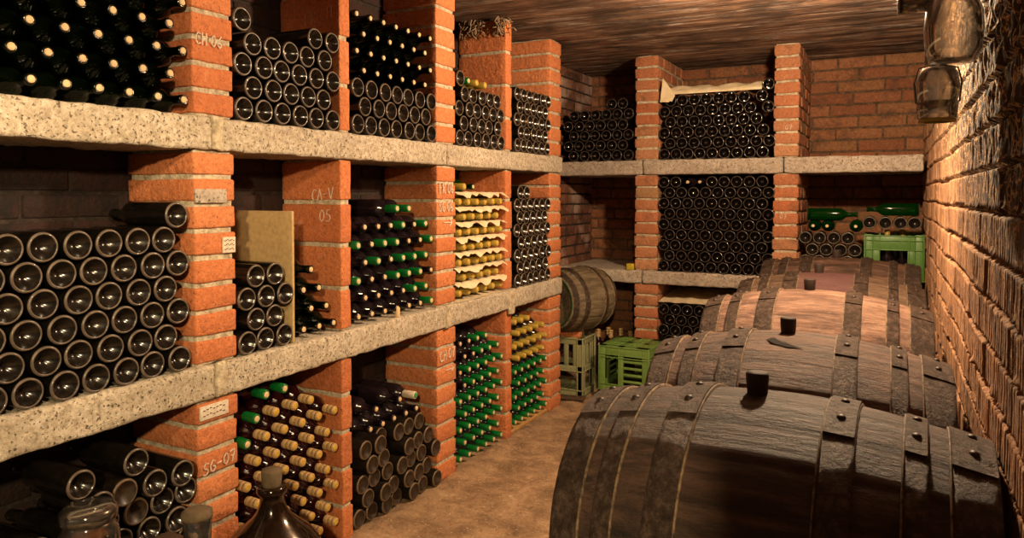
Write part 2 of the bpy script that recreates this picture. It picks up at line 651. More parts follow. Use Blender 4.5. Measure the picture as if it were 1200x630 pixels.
def brick_rows(mb, x0, x1, y0, y1, z0, z1, course, lengthx=None, lengthy=None, joint=.010, bmat=0, mmat=1, seg=.05,
               amp=.0025, jit=.003, inset=.006, slope=0.0, bond=True, r=.006, core=True):
    """courses of separate bricks round a mortar core; bricks run along x (lengthx) or y (lengthy)"""
    n = max(1, int(round((z1 - z0) / course)))
    ch = (z1 - z0) / n
    rng = random.Random(int(x0 * 1000) * 7 + int(y0 * 1000) * 13 + int(z0 * 1000))
    for k in range(n):
        a, c = z0 + k * ch + joint / 2, z0 + (k + 1) * ch - joint / 2
        if lengthx:
            off = (lengthx / 2 if (k % 2 and bond) else 0) + (rng.random() * .05 if bond else 0)
            xs = [x0]
            p = x0 + lengthx - off
            while p < x1 - .03:
                if p > x0 + .03:
                    xs.append(p)
                p += lengthx
            xs.append(x1)
            cells = [(xs[i] + (joint / 2 if i else 0), xs[i + 1] - (joint / 2 if i + 2 < len(xs) else 0), y0, y1) for i in range(len(xs) - 1)]
        elif lengthy:
            off = (lengthy / 2 if (k % 2 and bond) else 0) + (rng.random() * .05 if bond else 0)
            ys = [y0]
            p = y0 + lengthy - off
            while p < y1 - .03:
                if p > y0 + .03:
                    ys.append(p)
                p += lengthy
            ys.append(y1)
            cells = [(x0, x1, ys[i] + (joint / 2 if i else 0), ys[i + 1] - (joint / 2 if i + 2 < len(ys) else 0)) for i in range(len(ys) - 1)]
        else:
            cells = [(x0, x1, y0, y1)]
        for (p0, p1, q0, q1) in cells:
            j = lambda: (rng.random() - .5) * 2 * jit
            rot = Matrix.Rotation((rng.random() - .5) * .012, 4, 'X') @ Matrix.Rotation((rng.random() - .5) * .012, 4, 'Y')
            if slope:
                rot = Matrix.Rotation(slope, 4, 'Y') @ rot
            ctr = Vector(((p0 + p1) / 2, (q0 + q1) / 2, (a + c) / 2))
            m4 = Matrix.Translation(ctr) @ rot @ Matrix.Translation(-ctr)
            mb.rbox(p0 + j() * .6, p1 + j() * .6, q0 + j() * .6, q1 + j() * .6, a + abs(j()) * .5, c - abs(j()) * .5, bmat, r, seg, amp, 16, m4)
    if core:
        mb.rbox(x0 + inset, x1 - inset, y0 + inset, y1 - inset, z0, z1, mmat, .004, .03, .004, 30)


# wall behind the left rack (dark inside the bays, mouldy beyond the last pillar)
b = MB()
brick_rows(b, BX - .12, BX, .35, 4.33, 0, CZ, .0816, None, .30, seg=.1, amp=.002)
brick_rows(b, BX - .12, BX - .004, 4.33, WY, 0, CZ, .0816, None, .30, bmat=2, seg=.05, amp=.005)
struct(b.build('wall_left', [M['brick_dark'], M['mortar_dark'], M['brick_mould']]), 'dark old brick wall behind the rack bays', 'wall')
b = MB()
brick_rows(b, BX - .1, RX + .1, WY, WY + .12, 0, CZ, .083, .30, None, seg=.05, amp=.005, jit=.004, inset=.006)
struct(b.build('wall_back', [M['brick_back'], M['mortar_mid']]), 'brick back wall seen inside the end bays', 'wall')


# right wall: upright hollow blocks with ribbed faces, squeezed mortar, cobwebbed lumps
def fract(a):
    return a - math.floor(a)


b = MB()
NY, NZ = 1000, 330


def wallR(u, v):
    y = .30 + (WY + .05 - .30) * u
    z = CZ * v
    zz = (z - 1.32 + noise.noise(Vector((y * 1.3, 7, 0))) * .010 + noise.noise(Vector((y * 14, 2, 0))) * .003) / .097
    k = math.floor(zz)
    fz = zz - k
    dlo, dhi = fz * .097, (1 - fz) * .097
    h = 0.0
    yy = y / .245 + (k % 2) * .5
    fy = fract(yy)
    dj = min(fy, 1 - fy) * .245
    rr = random.Random(int(math.floor(yy)) * 31 + k).random()
    rib = fract(y / .031 + rr)
    h += (-.0045 if rib < .2 else 0.0) + (rr - .5) * .006
    h += noise.noise(Vector((y * 90, k * 3.3, 0))) * .0016          # fine combing
    if dlo < .007 or dhi < .004:
        h = -.014 + noise.noise(Vector((y * 22, k * 2.7, 0))) * .005
    elif dlo < .022:
        # mortar squeezed out over the top of the joint
        q = noise.noise(Vector((y * 15, k * 5.3, 4))) + .35 * noise.noise(Vector((y * 50, z * 60, 4)))
        h += max(0, q) * .015 * (1 - (dlo - .007) / .015)
    if dj < .004:
        h = min(h, -.010)
    web = max(0, min(1, (z - 1.25) / .5)) * max(0, min(1, (3.0 - y) / 1.2))
    h += noise.noise(Vector((y * 4, z * 4, 0))) * .003
    h += web * (abs(noise.noise(Vector((y * 24, z * 15, 3)))) * .020 - .004 + noise.noise(Vector((y * 60, z * 30, 1))) * .007)
    h += noise.noise(Vector((y * 45, z * 40, 0))) * .0012
    return Vector((RX - h - .004, y, z))


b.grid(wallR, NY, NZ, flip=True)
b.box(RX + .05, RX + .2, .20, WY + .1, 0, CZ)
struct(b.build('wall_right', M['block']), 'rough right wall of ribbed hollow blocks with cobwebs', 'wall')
# unseen brick jamb and lintel, added beside the camera to block lamp light
b = MB()
brick_rows(b, .085, RX + .2, .17, .29, 0, CZ, .083, .30, None, seg=.1)
brick_rows(b, -1.75, .085, .17, .29, 1.84, CZ, .083, .30, None, seg=.1)
struct(b.build('wall_front_blocker', [M['brick_back'], M['mortar_dark']]), 'unseen brick jamb and lintel added at the near end to block lamp light', 'wall')

# ------------------------------------------------------------------ shelves
def slab(x0, x1, y0, y1, z, label, mat):
    m = MB()
    m.rbox(x0, x1, y0, y1, z[0], z[1], 0, .010, .022, .005, 24, maxn=90)
    struct(m.build('concrete_shelf', M[mat]), label, 'shelf', 'concrete shelf slabs')


YS = [.45, 1.625, 2.968, 4.352]
nmz = ['nearest the camera', 'middle length', 'far length by the corner']
for z, lv in ((LS, 'lower'), (US, 'upper')):
    for i in range(3):
        slab(BX, FX + .012, YS[i] + .002, YS[i + 1] - .002, z, f'pebbly concrete {lv} shelf of the long rack, {nmz[i]}', 'slab')
XS = [BX + .004, -1.54, -.61, RX - .02]
nmx = ['beside the corner', 'under the middle stack', 'touching the ribbed wall']
for z, lv in (((.738, .828), 'lower'), (US, 'upper')):
    for i in range(3):
        slab(XS[i] + .003, XS[i + 1] - .003, BY - .012, WY - .005, z, f'grey concrete {lv} shelf of the end rack, {nmx[i]}', 'slab_back')
# mortar smears at the shelf joints
for (y, z, lb) in ((1.625, US, 'upper shelf joint at the first pillar'), (1.625, LS, 'lower shelf joint at the first pillar'),
                   (2.968, LS, 'lower shelf joint at the third pillar'), (3.625, LS, 'lower shelf edge at the thin divider')):
    m = MB()
    w = .022 if y < 3.5 else .034
    m.rbox(FX + .006, FX + .020, y - w, y + w, z[0] - (.0 if y < 3.5 else .03), z[1] + .004, 0, .006, .012, .006, 30)
    struct(m.build('mortar_patch', M['mortar']), 'pale mortar smear over ' + lb, 'mortar', 'mortar smears on shelf edges')

# ------------------------------------------------------------------ pillars of the left rack
LEVELS = [(0, LS[0], 'floor'), (LS[1], US[0], 'middle'), (US[1], CZ - .005, 'top')]
PIL = {}
for (nm, y0, y1, which) in (('P1', 1.543, 1.701, 'first'), ('P3', 2.890, 3.057, 'third'), ('P5', 4.175, 4.347, 'end')):
    for z0, z1, lv in LEVELS:
        m = MB()
        brick_rows(m, BX + .004, FX, y0, y1, z0 - (.0 if z0 else .01), z1, .0835 if nm == 'P1' else .088, None, None, seg=.035,
                   amp=.003, jit=.003, inset=.007, joint=.014)
        PIL[nm + lv] = struct(m.build('brick_pillar', [M['brick'], M['mortar']]),
                              f'orange brick pillar, {which} of the long rack, {lv} level', 'pillar', 'brick pillars of the long rack')
for (nm, y0, y1, which) in (('P2', 2.216, 2.277, 'second bay'), ('P4', 3.590, 3.660, 'fourth bay')):
    for z0, z1, lv in LEVELS:
        m = MB()
        brick_rows(m, BX + .004, FX - .002, y0, y1, z0 - (.0 if z0 else .01), z1, .162, None, None, seg=.035, amp=.003, jit=.003,
                   inset=.006, joint=.014)
        PIL[nm + lv] = struct(m.build('brick_divider', [M['brick'], M['mortar']]),
                              f'thin single-brick divider closing {which} of long rack, {lv} level', 'pillar', 'thin brick dividers')

# pillars of the back rack
for (nm, x0, x1, where) in (('B1', -1.598, -1.432, 'beside the open bay'), ('B2', -.672, -.518, 'beside the crate bay')):
    for z0, z1, lv in ((0, .738, 'floor'), (.828, US[0], 'middle'), (US[1], CZ - .005, 'top')):
        m = MB()
        brick_rows(m, x0, x1, BY, WY - .01, z0, z1, .083, None, .155, seg=.04, amp=.004, jit=.006, inset=.009, joint=.012)
        PIL[nm + lv] = struct(m.build('brick_pillar', [M['brick_pale'], M['mortar']]),
                              f'pale dusty brick pillar of the end rack {where}, {lv} level', 'pillar', 'pillars of the end rack')

# ------------------------------------------------------------------ chalk writing
GL = {'C': [[(.9, .85), (.5, 1), (.1, .7), (.05, .3), (.4, 0), (.95, .12)]],
      'H': [[(.1, 0), (.1, 1)], [(.1, .5), (.85, .55)], [(.85, 0), (.85, 1)]],
      'S': [[(.9, .9), (.5, 1), (.15, .8), (.3, .55), (.75, .45), (.85, .2), (.5, 0), (.05, .1)]],
      'G': [[(.9, .85), (.5, 1), (.1, .6), (.2, .1), (.6, 0), (.9, .2), (.9, .45), (.55, .45)]],
      'A': [[(0, 0), (.45, 1), (.9, 0)], [(.2, .4), (.7, .4)]],
      'V': [[(0, 1), (.45, 0), (.95, 1)]],
      'F': [[(.1, 0), (.1, 1), (.85, 1)], [(.1, .55), (.65, .55)]],
      'R': [[(.1, 0), (.1, 1), (.7, .95), (.75, .6), (.1, .5), (.85, 0)]],
      '0': [[(.5, 1), (.1, .7), (.1, .25), (.5, 0), (.85, .3), (.85, .75), (.5, 1)]],
      '5': [[(.85, 1), (.25, 1), (.2, .6), (.65, .6), (.85, .3), (.5, 0), (.1, .08)]],
      '6': [[(.75, 1), (.25, .6), (.12, .25), (.5, 0), (.85, .2), (.6, .45), (.15, .3)]],
      '7': [[(.05, .95), (.9, 1), (.4, 0)], [(.3, .5), (.8, .52)]],
      '-': [[(.1, .5), (.8, .5)]],
      '>': [[(0, .5), (1.6, .5)], [(1.15, .85), (1.65, .5), (1.15, .15)]]}


def chalk(text, base, du, h, w, gap, parent, nrm, name='chalk_lettering', slant=0.0, thick=.0024, mat='chalk'):
    """strokes lying on a face: base = lower left point, du = writing direction, nrm = the way the face looks"""
    m = MB()
    du, nrm, up = Vector(du), Vector(nrm), Vector((0, 0, 1))
    x = 0.0
    for ch in text:
        if ch == ' ':
            x += w * .6
            continue
        for st in GL[ch]:
            pts = [Vector(base) + du * (x + p[0] * w) + up * (p[1] * h + slant * (x + p[0] * w)) for p in st]
            for a, c in zip(pts, pts[1:]):
                d = (c - a)
                L = d.length
                d.normalize()
                s = d.cross(nrm) * thick / 2
                a2, c2 = a - d * thick * .3, c + d * thick * .3
                lo, hi = nrm * -.002, nrm * .0012
                vs = [a2 - s + lo, a2 + s + lo, c2 + s + lo, c2 - s + lo, a2 - s + hi, a2 + s + hi, c2 + s + hi, c2 - s + hi]
                m.add(vs, [(4, 5, 6, 7), (0, 1, 5, 4), (1, 2, 6, 5), (2, 3, 7, 6), (3, 0, 4, 7)])
        x += (1.7 if ch == '>' else 1) * w + gap
    o = m.build(name, M[mat], parent)
    o['label'] = 'white chalk writing ' + ('arrow' if text == '>' else text)
    return o


FN = (1, 0, 0)
fx = FX + .0045
chalk('CH 06', (fx, 1.556, 1.818), (0, 1, 0), .036, .019, .004, PIL['P1top'], FN)
chalk('SG-07', (fx, 1.560, .488), (0, 1, 0), .036, .022, .004, PIL['P1floor'], FN, slant=.12)
chalk('FR 06', (fx, 2.906, 1.366), (0, 1, 0), .050, .024, .005, PIL['P3middle'], FN, thick=.0036)
chalk('SG 06', (fx, 2.902, 1.280), (0, 1, 0), .048, .024, .005, PIL['P3middle'], FN, thick=.0036)
chalk('>', (fx, 2.945, 1.205), (0, 1, 0), .045, .045, .005, PIL['P3middle'], FN, thick=.0036)
chalk('CH 07', (fx, 2.908, .568), (0, 1, 0), .048, .025, .005, PIL['P3floor'], FN, slant=.05, thick=.0036)
chalk('>', (fx, 2.960, .505), (0, 1, 0), .030, .043, .005, PIL['P3floor'], FN, thick=.0036)
SN = (0, -1, 0)
chalk('CA-V', (-2.022, 2.2125, 1.335), (1, 0, 0), .045, .024, .004, PIL['P2middle'], SN, slant=.08, thick=.0018)
chalk('05', (-1.985, 2.2125, 1.255), (1, 0, 0), .046, .026, .006, PIL['P2middle'], SN, thick=.0018)
chalk('FR CH', (-2.05, 2.2125, 2.02), (1, 0, 0), .045, .026, .006, PIL['P2top'], SN, slant=.15, thick=.0018, mat='chalk_faint')
chalk('07', (-.602, BY - .006, 1.775), (1, 0, 0), .030, .018, .005, PIL['B2top'], SN)
chalk('07', (-.628, BY - .006, 1.205), (1, 0, 0), .030, .018, .005, PIL['B2middle'], SN)


def sticker(y0, y1, z0, z1, mat, parent, label, lines=0):
    m = MB()
    m.rbox(FX - .002, FX + .0055, y0, y1, z0, z1, 0, .001, .02, .0008, 30)
    o = m.build('paper_label', M[mat], parent)
    o['label'] = label
    if lines:
        m = MB()
        for i in range(lines):
            z = z1 - (z1 - z0) * (i + .8) / (lines + .6)
            n = 7
            for k in range(n):
                a = y0 + (y1 - y0) * (.1 + .8 * k / n)
                m.box(FX + .005, FX + .0064, a, a + (y1 - y0) * .075, z + .002 * ((k * 7) % 3 - 1), z + .002 * ((k * 7) % 3 - 1) + .0028)
        m.build('handwriting', M['ink'], o)


sticker(1.648, 1.697, 1.175, 1.225, 'paper_white', PIL['P1middle'], 'small white handwritten paper label', 3)
sticker(1.545, 1.665, 1.335, 1.378, 'slab_back', PIL['P1middle'], 'grey worn remains of a pasted label')
sticker(1.551, 1.660, .662, .706, 'paper_white', PIL['P1floor'], 'stained cream paper label', 2)

# ------------------------------------------------------------------ bottles
R = .0396


def bottle_mesh(name, mats, n=26, length=.295, lip=True, body=.19, punt=1.0):
    """axis along x: base at x=0 looking to +x, neck towards -x.  mats: 0 glass, 1 rim, 2 punt"""
    L = length
    prof = [(-.030, 0), (-.027, .009), (-.016, .021), (-.005, .0295), (-.0012, .0322), (0, .0338), (-.0010, .0364), (-.0045, .0385), (-.010, R)]
    prof = [(a * punt if r < .033 else a, r) for a, r in prof]
    ms = [2, 2, 2, 2, 1, 1, 1, 0]
    sh = [(-body, R), (-body - .014, .0375), (-body - .026, .0305), (-body - .036, .0215), (-body - .046, .0162), (-body - .06, .0146)]
    prof += sh
    ms += [0] * len(sh)
    tail = [(-L + .016, .0138), (-L + .015, .0158), (-L + .004, .0158), (-L, .0146), (-L, .0100), (-L + .006, .0100), (-L + .006, 0)]
    prof += tail
    ms += [0] * len(tail)
    m = MB()
    m.lathe(prof, n, ms)
    return m.mesh(name, mats)


def sleeve(name, parent, mat, r0, r1, a, c, n=20, end=None, endmat=None, endname='cork', rings=0, endr=None):
    """capsule round the neck between a (shoulder side) and c (mouth side), x measured from the bottle base"""
    m = MB()
    prof = [(-a, r0 - .001), (-a - .002, r0)]
    if rings:
        L = c - a
        for k in range(rings):
            q = a + L * (.35 + .4 * k / max(1, rings - 1))
            prof += [(-q, r1), (-q - .0015, r1 - .0012), (-q - .003, r1)]
    prof += [(-c + .002, r1), (-c, r1 - .0016), (-c, .0112), (-c + .0015, .0108), (-c + .0015, 0)]
    m.lathe(prof, n)
    o = m.build(name, mat, parent)
    if end:
        m = MB()
        rr = endr or .0108
        m.lathe([(-c + .001, rr), (-c - .0012, rr - .0004), (-c - .0022, rr - .003), (-c - .0022, 0)], n)
        m.build(endname, endmat, o)
    return o


def proto(name, mesh, extra=None):
    o = bpy.data.objects.new(name, mesh)
    COL.objects.link(o)
    if extra:
        extra(o)
    return o


def cork_in(o, mat='cork'):
    m = MB()
    L = .295
    m.lathe([(-L + .006, .0099), (-L - .0012, .0097), (-L - .0025, .0085), (-L - .0025, 0)], 18)
    m.build('cork', M[mat], o)


me_dark = bottle_mesh('dark_bottle', [M['g_dark'], M['g_dark_rim'], M['g_punt']], 30)
me_dusty = bottle_mesh('dusty_bottle', [M['g_dusty'], M['g_dusty_rim'], M['g_dusty_punt']], 26, punt=.5)
me_black = bottle_mesh('black_bottle', [M['g_black'], M['g_black_rim'], M['g_black']], 22)
me_green = bottle_mesh('green_bottle', [M['g_green'], M['g_dark_rim'], M['g_punt']], 24)
me_plum = bottle_mesh('plum_bottle', [M['g_plum'], M['g_dark_rim'], M['g_punt']], 24)
me_red = bottle_mesh('red_bottle', [M['g_red'], M['g_dark_rim'], M['g_punt']], 24)
me_yellow = bottle_mesh('straw_bottle', [M['g_yellow'], M['g_dark_rim'], M['g_punt']], 22)
me_bright = bottle_mesh('bright_bottle', [M['g_bright'], M['g_dark_rim'], M['g_green']], 26)

PR = {}
PR['base'] = proto('wine_bottle', me_dark)
PR['dusty'] = proto('dusty_wine_bottle', me_dusty)
PR['black'] = proto('cellared_wine_bottle', me_black)
PR['corked'] = proto('corked_bottle', me_green, cork_in)
PR['corkedplum'] = proto('corked_bottle', me_plum, cork_in)
PR['green'] = proto('green_capped_bottle', me_plum, lambda o: sleeve('capsule', o, M['cap_green'], .0166, .0168, .236, .2965, end=True, endmat=M['cork']))
PR['greenred'] = proto('green_capped_bottle', me_red, lambda o: sleeve('capsule', o, M['cap_green'], .0166, .0168, .240, .2965, end=True, endmat=M['cork']))
PR['buff'] = proto('red_wine_bottle', me_red, lambda o: sleeve('capsule', o, M['cap_buff'], .0160, .0163, .246, .298, end=True, endmat=M['disc_gold'], endname='end_disc', rings=2, endr=.0125))
PR['gold'] = proto('gold_capped_bottle', me_plum, lambda o: sleeve('capsule', o, M['cap_gold'], .0166, .0165, .225, .2965, end=True, endmat=M['disc_gold'], endname='end_disc', endr=.0125))
PR['goldy'] = proto('white_wine_bottle', me_yellow, lambda o: sleeve('capsule', o, M['cap_gold'], .0166, .0165, .215, .2965, end=True, endmat=M['disc_gold'], endname='end_disc', endr=.0125))
PR['white'] = proto('white_capped_bottle', me_plum, lambda o: sleeve('capsule', o, M['cap_white'], .0168, .0168, .228, .2965, end=True, endmat=M['disc_green'], endname='end_disc', endr=.0125))
PR['bright'] = proto('green_glass_bottle', me_bright)
PR['brightcork'] = proto('green_glass_bottle', me_bright, cork_in)
USED = set()


def take(kind):
    if kind in USED:
        return copy_tree(PR[kind])
    USED.add(kind)
    return PR[kind]


LOOK = {'base': ('dark wine bottle, base outward', 'bottle'), 'dusty': ('dust-coated bottle, base outward', 'bottle'),
        'black': ('black wine bottle, base outward', 'bottle'), 'corked': ('green bottle, bare cork outward', 'bottle'),
        'corkedplum': ('dark bottle, bare cork outward', 'bottle'), 'green': ('bottle with green capsule outward', 'bottle'),
        'greenred': ('red bottle with green capsule', 'bottle'), 'buff': ('red bottle with buff capsule', 'bottle'),
        'gold': ('bottle with gold capsule outward', 'bottle'), 'goldy': ('pale bottle with gold capsule', 'bottle'),
        'white': ('bottle with white capsule outward', 'bottle'), 'brightcork': ('bright green corked bottle', 'bottle')}
NECK = {'corked', 'corkedplum', 'green', 'greenred', 'buff', 'gold', 'goldy', 'white', 'brightcork'}
rb = random.Random(11)


def rowname(i, n):
    if i == 0:
        return 'bottom row'
    if i == n - 1:
        return 'top row'
    return ORD[i] + ' row up'


def stack(rows, bay, group, side='left', proud=0.0, droop=0.0, pjit=.006):
    """rows = list (bottom up) of (z, [(position along the rack, kind)...])"""
    n = len(rows)
    for i, (z, items) in enumerate(rows):
        items = sorted(items)
        for k, (p, kind) in enumerate(items):
            o = take(kind)
            d = proud + (rb.random() - .5) * 2 * pjit
            yaw = (rb.random() - .5) * .005
            if side == 'left':
                if kind in NECK:
                    o.location = (max(FX - .012 - .295 + d, BX + .012), p, z)
                    o.rotation_euler = (rb.random() * 6.28, -droop + (rb.random() - .5) * .005, pi + yaw)
                    o.rotation_mode = 'XYZ'
                else:
                    o.location = (FX + .004 + d * .8, p, z)
                    o.rotation_euler = (rb.random() * 6.28, (rb.random() - .5) * .004, yaw)
            else:
                if kind in NECK:
                    o.location = (p, BY + .30 + d, z)
                    o.rotation_euler = (rb.random() * 6.28, 0, pi / 2 + yaw)
                else:
                    o.location = (p, BY - .002 - d * .8, z)
                    o.rotation_euler = (rb.random() * 6.28, 0, -pi / 2 + yaw)
            look, cat = LOOK[kind]
            pos = 'alone' if len(items) == 1 else f'{ORD[k]} from left'
            tag(o, f'{look}, {pos} in {rowname(i, n)}, {bay}', cat, group)


def hexrow(start, pitch, n, kind, jit=.0006):
    out = []
    for k in range(n):
        kd = kind(k) if callable(kind) else kind
        out.append((start + pitch * k + (rb.random() - .5) * 2 * jit, kd))
    return out


Z0 = .0406
# first bay, top: corks outward
rows = []
for i in range(5):
    s = 1.516 - .0880 * 6 if i % 2 == 0 else 1.4715 - .0880 * 5
    rows.append((US[1] + Z0 + .0722 * i + .004, hexrow(s, .0880, 7 if i % 2 == 0 else 6, 'corked')))
stack(rows, 'top near bay', 'corked bottles in the top near bay')
# second bay, top: bases outward
T1 = [(1.641, [1.742, 1.828, 1.913, 1.999, 2.085, 2.171]), (1.7135, [1.785, 1.870, 1.956, 2.042, 2.128]),
      (1.786, [1.743, 1.828, 1.913, 1.999, 2.085, 2.171]), (1.858, [1.785, 1.870, 1.956, 2.042, 2.128]), (1.931, [1.743, 2.085, 2.171])]
stack([(z, [(y, 'base') for y in ys]) for z, ys in T1], 'top second bay', 'bottles in the top second bay')
# third bay, top: three rows of bases under four rows of corks
rows = []
for i in range(7):
    kd = 'base' if i < 3 else 'corked'
    rows.append((US[1] + Z0 + .0722 * i, hexrow(2.322 if i % 2 == 0 else 2.3655, .0870, 7 if i % 2 == 0 else 6, kd)))
stack(rows, 'top third bay', 'bottles in the top third bay')
# fourth bay, top
rows = []
for i in range(4):
    rows.append((US[1] + Z0 + .0722 * i, hexrow(3.101 if i % 2 == 0 else 3.144, .0855, 6 if i % 2 == 0 else 5, 'base')))
rows.append((US[1] + Z0 + .0722 * 4, [(3.101, 'base'), (3.1865, 'green'), (3.2720, 'goldy'), (3.358, 'goldy')]))
stack(rows, 'top fourth bay', 'bottles in the top fourth bay')
# last bay, top
rows = []
for i in range(5):
    rows.append((US[1] + Z0 + .0718 * i, hexrow(3.708 if i % 2 == 0 else 3.7495, .0833, 6 if i % 2 == 0 else 5, 'base')))
stack(rows, 'top last bay', 'bottles in the top last bay', proud=.008)
# first bay, middle
rows = []
for i in range(6):
    n = 7
    s = (1.4845 if i % 2 == 0 else 1.4405) - .0866 * (n - 1)
    rows.append((LS[1] + Z0 + .0716 * i, hexrow(s, .0866, n, 'base')))
rows.append((LS[1] + Z0 + .0716 * 6, [(1.478, 'base')]))
stack(rows, 'middle near bay', 'bottles in the middle near bay')
# second bay, middle: bases left of the board, corks right of it
M1 = [(.8712, [1.744, 1.829, 1.914]), (.9435, [1.7865, 1.8715]), (1.0160, [1.744, 1.829, 1.914]), (1.0885, [1.7865, 1.8715])]
stack([(z, [(y, 'base') for y in ys]) for z, ys in M1], 'middle second bay', 'bottles left of the board')
M1n = [(.8712, [2.020, 2.104, 2.173]), (.9440, [2.062, 2.140]), (1.0170, [2.022, 2.106]), (1.0890, [2.064])]
M1n[0] = (.8712, [2.0115, 2.0925, 2.1735])
M1n[1] = (.9430, [2.052, 2.133])
M1n[2] = (1.0150, [2.0115, 2.0930])
M1n[3] = (1.0870, [2.052])
stack([(z, [(y, 'corked') for y in ys]) for z, ys in M1n], 'bay beside the board', 'corked bottles right of the board')
# third bay, middle: necks outward, some green capsules
rm = random.Random(5)


def mixkind(k, i):
    q = .25 + .1 * k
    return 'green' if rm.random() < q else 'corkedplum'


rows = []
for i in range(6):
    rows.append((LS[1] + Z0 + .0716 * i, hexrow(2.322 if i % 2 == 0 else 2.3655, .0870, 7 if i % 2 == 0 else 6, lambda k, i=i: mixkind(k, i))))
rows.append((LS[1] + Z0 + .0716 * 6, [(2.583, 'green'), (2.670, 'green')]))
stack(rows, 'middle third bay', 'bottles in the middle third bay', pjit=.012)
# fourth bay, middle: pale bottles between sheets of paper
rows = []
for i in range(7):
    rows.append((LS[1] + .0012 + .0404 + .0755 * i, hexrow(3.103 if i % 2 == 0 else 3.1458, .0855, 6 if i % 2 == 0 else 5, 'goldy')))
rows.append((LS[1] + .0016 + .0404 + .0755 * 7, [(3.1458, 'goldy'), (3.2313, 'brightcork')]))
stack(rows, 'papered middle bay', 'pale bottles between paper sheets', pjit=.012)
# last bay, middle
rows = []
for i in range(7):
    rows.append((LS[1] + Z0 + .0716 * i, hexrow(3.708 if i % 2 == 0 else 3.7495, .0833, 6 if i % 2 == 0 else 5, 'base')))
rows.append((LS[1] + Z0 + .0716 * 7, [(3.7495, 'base')]))
rows[-1] = (LS[1] + Z0 + .0716 * 7, [(3.709, 'base'), (3.792, 'base')])
rows[-1] = (LS[1] + Z0 + .0716 * 7, [(3.7495, 'base'), (3.8328, 'base')])
stack(rows, 'middle last bay', 'bottles in the middle last bay', proud=.008)
# second bay, floor: red wine with buff capsules
rows = []
for i in range(9):
    n = 5 if i % 2 == 0 else 6
    s = 2.130 - .0862 * 4 if i % 2 == 0 else 2.172 - .0862 * 5
    if i == 8:
        n, s = 4, 1.7852
    rows.append((Z0 + .0725 * i, hexrow(s, .0862, n, lambda k, i=i: 'greenred' if (i, k) in ((8, 0), (7, 0)) else 'buff')))
rows.append((Z0 + .0725 * 9, [(1.7425 + .0862, 'greenred'), (1.915, 'buff')]))
rows[-1] = (Z0 + .0725 * 9, [(1.8283, 'greenred'), (1.9145, 'greenred')])
rows = rows[:-1] + [rows[-1]]
stack([r for r in rows], 'floor second bay', 'red wine in the floor second bay', droop=.05, pjit=.010, proud=.004)
# fourth bay, floor: green capsules
rows = []
for i in range(9):
    n = 6 if i % 2 == 0 else 5
    s = 3.104 if i % 2 == 0 else 3.147

    def kd(k, i=i, n=n):
        if i >= 7:
            return 'green' if 2 <= k else 'corkedplum'
        if i >= 5:
            return 'green' if k >= 1 else 'corkedplum'
        return 'green'
    if i == 8:
        n = 4
    rows.append((Z0 + .012 + .0718 * i if False else Z0 + .0725 * i, hexrow(s, .0862, n, kd)))
stack(rows, 'floor fourth bay', 'green capsules in the floor fourth bay', pjit=.012)
# last bay, floor: green below gold
rows = []
for i in range(9):
    n = 6 if i % 2 == 0 else 5
    s = 3.708 if i % 2 == 0 else 3.7495
    if i == 8:
        n, s = 3, 3.708
    rows.append((Z0 + .020 + .0718 * i, hexrow(s, .0833, n, 'green' if i < 5 else 'gold')))
stack(rows, 'floor last bay', 'bottles in the floor last bay', pjit=.012)

# floor bay nearest the camera: dusty dark bottles of a loose pile
B0 = [(1.505, .041), (1.42, .041), (1.335, .041), (1.25, .041), (1.165, .041), (1.08, .041), (.995, .041),
      (1.4625, .113), (1.3775, .113), (1.2925, .113), (1.2075, .113), (1.1225, .113), (1.0375, .113),
      (1.505, .185), (1.42, .185), (1.335, .185), (1.25, .185), (1.165, .185), (1.08, .185), (.995, .185),
      (1.4625, .257), (1.3775, .257), (1.2925, .257), (1.2075, .257), (1.1225, .257),
      (1.502, .331), (1.412, .330), (1.325, .329), (1.238, .329), (1.150, .329), (1.06, .329),
      (1.452, .398), (1.368, .400), (1.282, .401), (1.195, .401), (1.105, .401),
      (1.495, .470), (1.410, .471), (1.325, .472), (1.240, .473), (1.150, .474), (1.050, .475),
      (1.455, .5420), (1.367, .5430), (1.282, .5440), (1.195, .5450), (1.318, .6170), (1.150, .6160)]
def relax(pts, dmin, lo, hi, floor, it=400):
    pts = [list(p) for p in pts]
    for _ in range(it):
        for i in range(len(pts)):
            for j in range(i):
                dy, dz = pts[i][0] - pts[j][0], pts[i][1] - pts[j][1]
                d = sqrt(dy * dy + dz * dz)
                if d < dmin:
                    q = (dmin - d) / 2 / max(d, 1e-6)
                    pts[i][0] += dy * q
                    pts[j][0] -= dy * q
                    pts[i][1] += dz * q
                    pts[j][1] -= dz * q
            pts[i][0] = min(hi, max(lo, pts[i][0]))
            pts[i][1] = max(floor, pts[i][1])
    return [tuple(p) for p in pts]


B0 = relax(B0, .0812, .9, 1.5, .0405)
B0 = sorted(B0, key=lambda p: (round(p[1] / .0715), p[0]))
br = {}
for y, z in B0:
    br.setdefault(round((z - .041) / .0722), []).append((y, z))
nb = len(br)
for i, key in enumerate(sorted(br)):
    for k, (y, z) in enumerate(sorted(br[key])):
        o = take('base' if (k + i * 2) % 5 else 'dusty')
        o.location = (FX + .004 + (rb.random() - .3) * .03 + (.035 if z > .52 else 0), y, z)
        o.rotation_euler = (rb.random() * 6, 0, (rb.random() - .5) * .003)
        tag(o, f'dusty dark bottle, base outward, {ORD[k]} from left in {rowname(i, nb)}, floor near bay', 'bottle', 'loose pile in the floor near bay')
